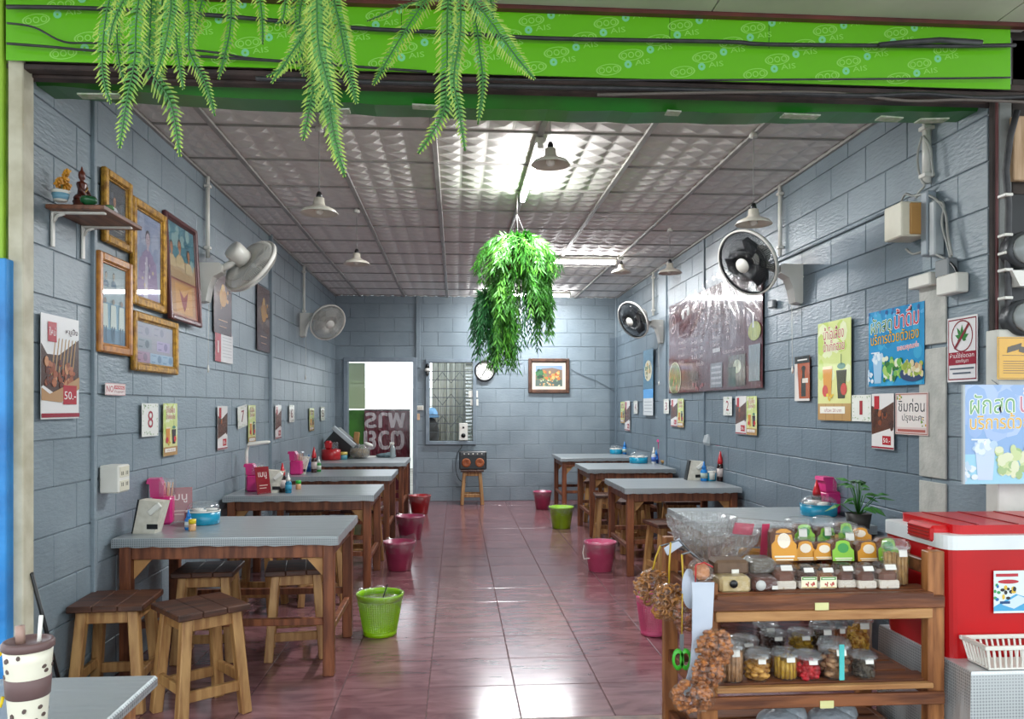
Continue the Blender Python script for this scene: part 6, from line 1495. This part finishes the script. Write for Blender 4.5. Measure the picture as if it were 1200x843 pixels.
# pale plastic bags on the base shelf
for u_, lb in ((938, 'crumpled pale bag under the low shelf, left one'), (1003, 'crumpled pale bag under the low shelf, right one')):
    q = onz(u_, 880, ZL); m = M(); m.ball((0, 0, .04), .09, 16, squash=(1.0, .8, .5)); m.ball((.05, .0, .06), .05, 12, squash=(1, .8, .8)); obj('plastic_bag', m, clear('pale_bag', 'b9c4cc', .6, .3, .5, .6), loc=(q.x, 2.86, ZL), label=lb, cat='bag')

# ================================================================== COOLER, ITS TABLE, WHITE BASKET
TC = .45; CX0, CX1, CY0, CY1 = 2.58 - 1.15 + .25, 2.75, 2.56, 3.10
CX0 = 1.725
t = empty('cooler_table', ((CX0 + CX1) / 2, (2.56 + 3.12) / 2, -.04), 'low table under a silver patterned cloth holding the red cooler', 'table')
hx, hy = (CX1 - CX0) / 2, .29
SILV = vinyl_mat().copy(); SILV.name = 'silver_patterned_cloth'
for n_ in SILV.node_tree.nodes:
    if n_.type == 'VALTORGB': n_.color_ramp.elements[0].color = (*lin('9ea4a7'), 1); n_.color_ramp.elements[1].color = (*lin('cfd3d4'), 1)
m = M(); n = 60; per = []
for k in range(20): per.append((-hx + 2 * hx * k / 20, -hy))
for k in range(14): per.append((hx, -hy + 2 * hy * k / 14))
for k in range(20): per.append((hx - 2 * hx * k / 20, hy))
for k in range(14): per.append((-hx, hy - 2 * hy * k / 14))
N = len(per); vs = []
for (zz, sc_) in ((TC + .04, 1.0), (TC + .03, 1.006), (.25, 1.02), (.03, 1.03)):
    for i, (x, y) in enumerate(per): wv = .010 * math.sin(i * 1.7) * (TC - zz + .03); vs.append((x * (sc_ + wv * 2), y * (sc_ + wv * 2), zz))
fs = [tuple(range(N))]
for r in range(3):
    for k in range(N): fs.append((r * N + k, (r + 1) * N + k, (r + 1) * N + (k + 1) % N, r * N + (k + 1) % N))
obj('cloth', m.add(vs, fs), SILV, t)
for sx in (-1, 1):
    for sy in (-1, 1): obj('leg', M().box((sx * (hx - .06), sy * (hy - .06), .22), (.05, .05, .44)), W_DK, t)
fx0 = onz(1110, 773, TC).x; 
cx0, cy0 = 1.725, 2.72; cw, cd = .72, .37
A = onz(1110, 773, TC); cx0, cy0 = A.x, A.y; cd = 3.10 - cy0
t = empty('red_cooler', (cx0 + cw / 2, cy0 + cd / 2, TC), 'big red ice cooler with white trimmed red lid', 'cooler')
def rbx(w_, d_, z0, z1, r_, tp=0):
    pts = []
    for (sx, sy, a0) in ((1, 1, 0), (-1, 1, 90), (-1, -1, 180), (1, -1, 270)):
        for k in range(5): a = R(a0 + 22.5 * k); pts.append((sx * (w_ / 2 - r_) + r_ * math.cos(a), sy * (d_ / 2 - r_) + r_ * math.sin(a)))
    N = len(pts); vs = [(x * (1 - tp), y * (1 - tp), z0) for x, y in pts] + [(x, y, z1) for x, y in pts]
    m = M(); m.add(vs, [tuple(range(N))[::-1], tuple(range(N, 2 * N))] + [(i, (i + 1) % N, N + (i + 1) % N, N + i) for i in range(N)]); return m
CR = mat('cooler_red', 'c31218', 'b00f15', rough=.28, scale=3); CW = mat('cooler_white', 'dfe3e2', 'd3d8d8', rough=.35)
hC = .385
obj('body', rbx(cw, cd, 0, hC, .035, .02), CR, t); obj('lid_trim', rbx(cw + .012, cd + .012, hC, hC + .05, .04), CW, t)
m = rbx(cw - .10, cd - .06, hC + .05, hC + .082, .03); obj('lid', m, CR, t)
m = M(); 
for k in range(4): m.box((-.22 + .15 * k, 0, hC + .083), (.008, cd - .08, .004))
obj('lid_grooves', m, mat('cooler_groove', '8f0d12', rough=.4), t)
obj('hinge_plate', M().box((-cw / 2 + .03, -.06, hC + .045), (.09, .16, .06), None, .01), CR, t); m = M()
for k in range(4): m.box((-cw / 2 + .0 - .017, -.06, hC + .026 + .012 * k), (.006, .13, .004))
obj('hinge_ribs', m, mat('cooler_groove', '8f0d12'), t)
for y in (-.12, .05): obj('side_lug', M().box((-cw / 2 - .002, y, hC - .03), (.02, .035, .05), None, .006), CR, t)
pr = Print(.15, .15, 'd9e2e2', .001); pr.poly([(0, .15), (.55, .45), (1, .3), (1, .05), (0, .05)], '4fa3cf'); pr.poly([(.2, .2), (.6, .42), (.9, .3), (.5, .1)], 'c9dbe6'); pr.ell(.36, .74, .26, .05, 'b5303c'); pr.blobs(10, .2, .35, .6, .6, .05, ['3f5a3c', 'd9b23c', '2c2a2c'], 3); pr.rect(.15, .22, .4, .28, '1f4a7a'); pr.rect(.05, .86, .6, .93, 'b5303c'); pr.blobs(6, .0, .3, .12, .7, .04, ['3f9b5a', '2f6ea8'], 3)
q = ony(1189, 694, cy0 - .01); o = obj('sticker', pr, LAM, t); o.location = (q.x - (cx0 + cw / 2) , -cd / 2 - .006, q.z - TC); o.rotation_euler = (R(90), 0, 0)
# white slotted basket
q = onz(1150, 790, TC); t = empty('white_basket', (q.x + .23, cy0 - .075, TC + .001), 'white slotted plastic basket in front of the red cooler', 'basket')
bw_, bd_, bh_ = .40, .13, .085
m = M()
for s_ in (-1, 1):
    for k in range(20): x = -bw_ / 2 * .92 + bw_ * .92 * k / 19; m.beam((x, s_ * bd_ / 2 * .84, .008), (x * 1.08, s_ * bd_ / 2, bh_ - .012), .007, .003, (0, 1, 0), 0)
    for k in range(8): y = (-.5 + k / 7) * bd_ * .84; m.beam((s_ * bw_ / 2 * .92, y, .008), (s_ * bw_ / 2, y * 1.15, bh_ - .012), .003, .007, (1, 0, 0), 0)
obj('slats', m, WHITE, t, kind='stuff')
m = M(); 
for s_ in (-1, 1): m.box((0, s_ * bd_ / 2, bh_ - .006), (bw_ + .02, .012, .014), None, .002).box((s_ * bw_ / 2, 0, bh_ - .006), (.012, bd_, .014), None, .002)
obj('rim', m, WHITE, t); obj('base', M().box((0, 0, .005), (bw_ * .94, bd_ * .88, .008), None, .003), WHITE, t)
# hanging pale sign at right
A, B_ = ony(1131.5, 451, 3.05), ony(1262, 567, 3.05); pr = art_veg(B_.x - A.x, A.z - B_.z, False)
o = obj('hanging_sign', pr, mat('matte_dummy', 'ffffff') if False else PRT, loc=((A.x + B_.x) / 2, 3.06, (A.z + B_.z) / 2), rot=(R(90), 0, 0), label='pale faded Thai vegetable and water sign hanging at the right edge', cat='sign')
obj('edge', M().box((-(B_.x - A.x) / 2 - .003, 0, .0), (.008, A.z - B_.z, .012)), mat('sign_edge', 'b9c2c4', rough=.4), o)
for s_ in (-.3, .3): obj('hook_wire', M().cyl((s_ * .3, (A.z - B_.z) / 2, 0), (s_ * .3, (A.z - B_.z) / 2 + .02, -.04), .002, n=5), METAL, o)

# thin rod at left
a, b = ony(35, 672, 3.2), onz(66, 800, .0); a = onx(37, 672, XL + .05); b = onx(66, 786, XL + .05); b2 = b + (b - a) * .35
obj('iron_rod', M().tube([a, b, b2], .008, 6), BLACK, label='thin dark rod leaning against the left column behind the tumbler', cat='rod')

# ================================================================== FERNS
def frondm(m, pts, wid, n, mi=0, sag=.25, rnd=random, rach=.0022, leafw=.34):
    P_ = [Vector(p) for p in pts]; m.tube(P_, rach, 4, mi=1 if mi is not None else 0)
    segs = []; tot = 0
    for i in range(len(P_) - 1): L = (P_[i + 1] - P_[i]).length; segs.append((tot, L)); tot += L
    side0 = Vector((1, -.25, 0))
    for k in range(n):
        f = (k + .5) / n; d = f * tot
        for i, (s0, L) in enumerate(segs):
            if d <= s0 + L or i == len(segs) - 1: q = (d - s0) / L; c = P_[i].lerp(P_[i + 1], q); tg = (P_[i + 1] - P_[i]).normalized(); break
        s_ = (side0 - tg * side0.dot(tg)).normalized(); nr = s_.cross(tg)
        ll = wid * (math.sin(math.pi * min(1, (f * .86 + .14))) ** .55) * rnd.uniform(.85, 1.1)
        lw = tot / n * leafw * 1.5
        for sg in (-1, 1):
            d_ = (s_ * sg + tg * .45 + nr * rnd.uniform(-.35, .35)).normalized(); w_ = tg * lw
            e = c + d_ * ll + Vector((0, 0, -ll * sag))
            mid = c + d_ * ll * .5
            b = len(m.v); tip = 1 if False else 0
            m.add([c - w_ * .5, mid - w_, mid + w_, c + w_ * .5], [(0, 1, 2, 3)], 0); m.add([mid - w_, e - w_ * .3, e + w_ * .3, mid + w_], [(0, 1, 2, 3)], 2)
FD = mat('fern_green', '5c9a3c', '3d7c30', rough=.5, scale=9); FS = mat('fern_stem', '2f6b2a', rough=.5); FT = mat('fern_yellow_tip', 'a8be48', '7c9e3c', rough=.5, scale=9)
for m_ in (FD, FT):
    b_ = m_.node_tree.nodes['Principled BSDF']; b_.inputs['Subsurface Weight'].default_value = 0
def frond_px(t, root, px, Y, wid=.045, n=26, nm='frond'):
    base = Vector(t.location); pts = [ony(u, v, Y + dy) - base for (u, v, dy) in [(a[0], a[1], a[2] if len(a) > 2 else 0) for a in px]]
    # smooth
    Q = []
    for i in range(len(pts) - 1):
        a = pts[max(i - 1, 0)]; b = pts[i]; c = pts[i + 1]; d = pts[min(i + 2, len(pts) - 1)]
        for k in range(4): s_ = k / 4; Q.append(.5 * ((2 * b) + (c - a) * s_ + (2 * a - 5 * b + 4 * c - d) * s_ ** 2 + (3 * b - a - 3 * c + d) * s_ ** 3))
    Q.append(pts[-1]); m = M(); rnd = random.Random(int(px[-1][0] * 7 + px[-1][1])); frondm(m, Q, wid, int(n * 1.35), 0, .2, rnd, leafw=.24); obj(nm, m, [FD, FS, FT], t)
YFN = 2.0
def fern_plant(label, u, fr):
    c = ony(u, -60, YFN); t = empty('hanging_fern', (c.x, YFN, c.z), label, 'fern')
    obj('pot', M().lathe([(.07, 0), (.10, .12), (.105, .13), (.095, .13), (.065, .02), (0, .02)], 24), mat('brown_pot', '5a3a2a', rough=.6), t)
    obj('hanger', M().tube([(-.09, 0, .12), (0, 0, .30), (.09, 0, .12)], .003, 5).cyl((0, 0, .3), (0, 0, 2.88 - c.z), .003, n=5), BLACK, t)
    for f in fr: frond_px(t, None, f[0], YFN + (f[3] if len(f) > 3 else 0), f[1] if len(f) > 1 else .042, f[2] if len(f) > 2 else 26)
fern_plant('yellow-green artificial fern hanging at the top left', 170, [
    ([(150, -50), (128, 0), (120, 60), (122, 95), (130, 122)], .030, 30, .05), ([(170, -50), (160, 20), (158, 70), (148, 120), (140, 174)], .036, 34, -.06), ([(180, -50), (176, 30), (176, 80), (200, 120), (211, 184)], .036, 34, .0),
    ([(165, -50), (140, 10), (138, 60), (146, 98)], .030, 28, .1), ([(190, -50), (190, 20), (188, 70), (190, 98)], .034, 28, .05), ([(200, -50), (205, 20), (208, 60), (215, 105)], .028, 30, -.1), ([(215, -50), (222, 20), (222, 60), (240, 95), (252, 136)], .028, 34, -.02),
    ([(240, -60), (268, -20), (270, 30), (262, 70), (256, 93)], .028, 28, .03), ([(180, -50), (200, -20), (196, 40), (182, 90)], .034, 26, -.12), ([(150, -50), (172, 0), (176, 50), (165, 85)], .034, 26, .14), ([(230, -60), (240, -20), (232, 20), (226, 52)], .03, 20, .1), ([(260, -70), (296, -30), (306, 10), (308, 52)], .026, 24, .06), ([(210, -50), (160, -20), (135, 20), (128, 50)], .03, 20, -.05)])
fern_plant('yellow-green artificial fern hanging second from the left', 372, [
    ([(370, -50), (378, 20), (375, 60), (366, 110), (355, 165)], .038, 34, .04), ([(376, -50), (380, 40), (384, 100), (390, 150), (404, 208)], .040, 38, -.04), ([(374, -50), (368, 30), (372, 90), (385, 130), (400, 198)], .040, 36, .1),
    ([(380, -50), (396, 20), (406, 70), (418, 122)], .034, 32, -.08), ([(366, -50), (352, 10), (350, 60), (330, 80), (312, 90)], .032, 28, .05), ([(370, -50), (365, 20), (346, 55), (318, 98)], .026, 26, -.02), ([(360, -60), (338, -20), (332, 20), (322, 28)], .028, 20, .02), ([(376, -50), (390, 0), (404, 40), (412, 80)], .030, 24, .12), ([(372, -50), (372, 40), (382, 90), (392, 120)], .036, 24, -.14), ([(350, -60), (346, 10), (352, 50), (356, 90)], .034, 24, .15)])
fern_plant('yellow-green artificial fern hanging in the middle of the fascia', 532, [
    ([(530, -50), (524, 20), (524, 70), (520, 130), (490, 180)], .038, 36, .03), ([(520, -50), (505, -10), (485, 20), (460, 60), (437, 100)], .034, 34, .08), ([(536, -50), (540, 30), (532, 90), (538, 130), (545, 177)], .026, 34, -.04), ([(545, -50), (556, 10), (562, 60), (566, 100), (560, 146)], .022, 32, .02),
    ([(540, -50), (550, -10), (575, 25), (600, 60), (627, 93)], .034, 36, -.05), ([(545, -60), (570, -20), (575, 0), (578, 22)], .028, 20, .06), ([(520, -50), (500, -5), (470, 8), (430, 25)], .022, 22, .1), ([(530, -50), (528, 10), (535, 60), (530, 100)], .034, 24, .12)])
# big hanging fern inside the room
tc_ = 5.75
c0 = ond(606, 300, tc_); hook = Vector((c0.x, c0.y, ZC - .02))
t = empty('hanging_fern', (c0.x, c0.y, c0.z), 'large dense green artificial fern hanging from the ceiling in the room', 'fern')
obj('pot', M().lathe([(.09, -.12), (.13, .04), (.135, .05), (.125, .05), (.08, -.10), (0, -.10)], 24), mat('brown_pot', '5a3a2a'), t)
obj('hanger', M().tube([(-.11, 0, .04), (0, 0, .30), (.11, 0, .04)], .003, 5).tube([(0, -.1, .04), (0, 0, .30), (0, .1, .04)], .003, 5).cyl((0, 0, .3), (0, 0, hook.z - c0.z), .004, n=5), mat('dark_chain', '4a4644', rough=.5), t)
GD = mat('lush_leaf', '3f8425', '24591a', rough=.5, scale=14); GL = mat('lush_leaf_light', '62a433', '428528', rough=.5, scale=14); GDK = mat('lush_leaf_dark', '2f6e38', '1d4f26', rough=.5, scale=14)
rnd = random.Random(11)
def spray(center, n, rad, drop, seed, mats_, spread=1.0, az=None):
    g_ = random.Random(seed); m = M()
    for k in range(n):
        a = g_.uniform(0, 6.28) if az is None else g_.gauss(az, .7); L = g_.uniform(.6, 1.15); up = g_.uniform(.0, .14) * spread; r_ = rad * L * spread
        dr = drop * g_.uniform(.55, 1.1)
        s = Vector(center); p1 = s + Vector((r_ * .45 * math.cos(a), r_ * .45 * math.sin(a), up)); p2 = s + Vector((r_ * .85 * math.cos(a), r_ * .85 * math.sin(a), up * .4 - dr * .25)); p3 = s + Vector((r_ * math.cos(a), r_ * math.sin(a), -dr))
        pts = [s, p1, p2, p3]; Q = []
        for i in range(9): q = i / 8; Q.append((1 - q) ** 3 * s + 3 * q * (1 - q) ** 2 * p1 + 3 * q * q * (1 - q) * p2 + q ** 3 * p3)
        L_ = 20; mi = g_.choice((0, 0, 2))
        for j in range(L_):
            f = (j + .7) / L_; x = f * 8; i = min(7, int(x)); c = Q[i].lerp(Q[i + 1], x - i); tg = (Q[i + 1] - Q[i]).normalized(); s_ = tg.cross(Vector((math.sin(a * 3), math.cos(a), .2))).normalized()
            for sg in (-1, 1):
                d_ = (s_ * sg * .55 + tg + Vector((g_.uniform(-.4, .4), g_.uniform(-.4, .4), -.25))).normalized(); ll = g_.uniform(.045, .08); w_ = tg.cross(d_).cross(d_).normalized() * .0055 if tg.cross(d_).length > .01 else Vector((.006, 0, 0))
                m.add([c, c + d_ * ll * .45 + w_, c + d_ * ll, c + d_ * ll * .45 - w_], [(0, 1, 2, 3)], mi)
    return m
def px_off(u, v, dy=0): p = ond(u, v, tc_); return (p.x - c0.x, p.y - c0.y + dy, p.z - c0.z)
FM = [GD, FS, GL]
obj('crown_fronds', spray(px_off(607, 287), 115, .27, .24, 21, FM, 1.05), FM, t, kind='stuff')
obj('lower_fronds', spray(px_off(607, 322), 110, .27, .30, 22, FM, .85), FM, t, kind='stuff')
obj('left_trail', spray(px_off(590, 345), 90, .16, .50, 23, FM, .7), FM, t, kind='stuff')
obj('dark_left_trail', spray(px_off(570, 350), 60, .15, .40, 24, [GDK, FS, GDK], .7), [GDK, FS, GDK], t, kind='stuff')
obj('right_trail', spray(px_off(637, 325), 50, .10, .42, 25, FM, .6), FM, t, kind='stuff')
obj('thin_trail', spray(px_off(620, 345), 8, .12, .38, 26, [GDK, FS, GDK], .6), [GDK, FS, GDK], t, kind='stuff')
obj('tip_trail', spray(px_off(590, 372), 45, .13, .34, 27, FM, .5), FM, t, kind='stuff')

# pieces that sit on a part rather than on the thing become its sub-parts
SUBP = {'sticker': 'lid', 'hinge_ribs': 'hinge_plate', 'badge': 'front_guard', 'guard_ring': 'front_guard', 'breaker_hole': 'breaker', 'knob': 'control_panel', 'emblem': 'box', 'label': 'body',
        'blue_band': 'pot', 'top_label': 'clamshell', 'front_label': 'clamshell', 'lid_grooves': 'lid', 'side_lug': 'body', 'oval_label': 'film', 'hour_marks': 'face', 'sash': 'figure', 'emblem': 'box', 'lobe': 'body', 'tube': 'housing', 'end_cap': 'housing', 'bulb': 'socket', 'dots': 'body'}
for o in list(bpy.data.objects):
    b = o.name.split('.')[0]
    if b in SUBP and o.parent is not None and o.parent.parent is None:
        for s_ in o.parent.children:
            if s_.name.split('.')[0] == SUBP[b] and s_ is not o and s_.parent == o.parent:
                lo_ = Matrix.LocRotScale(o.location, o.rotation_euler, o.scale); ls_ = Matrix.LocRotScale(s_.location, s_.rotation_euler, s_.scale)
                o.parent = s_; o.matrix_basis = ls_.inverted() @ lo_; break
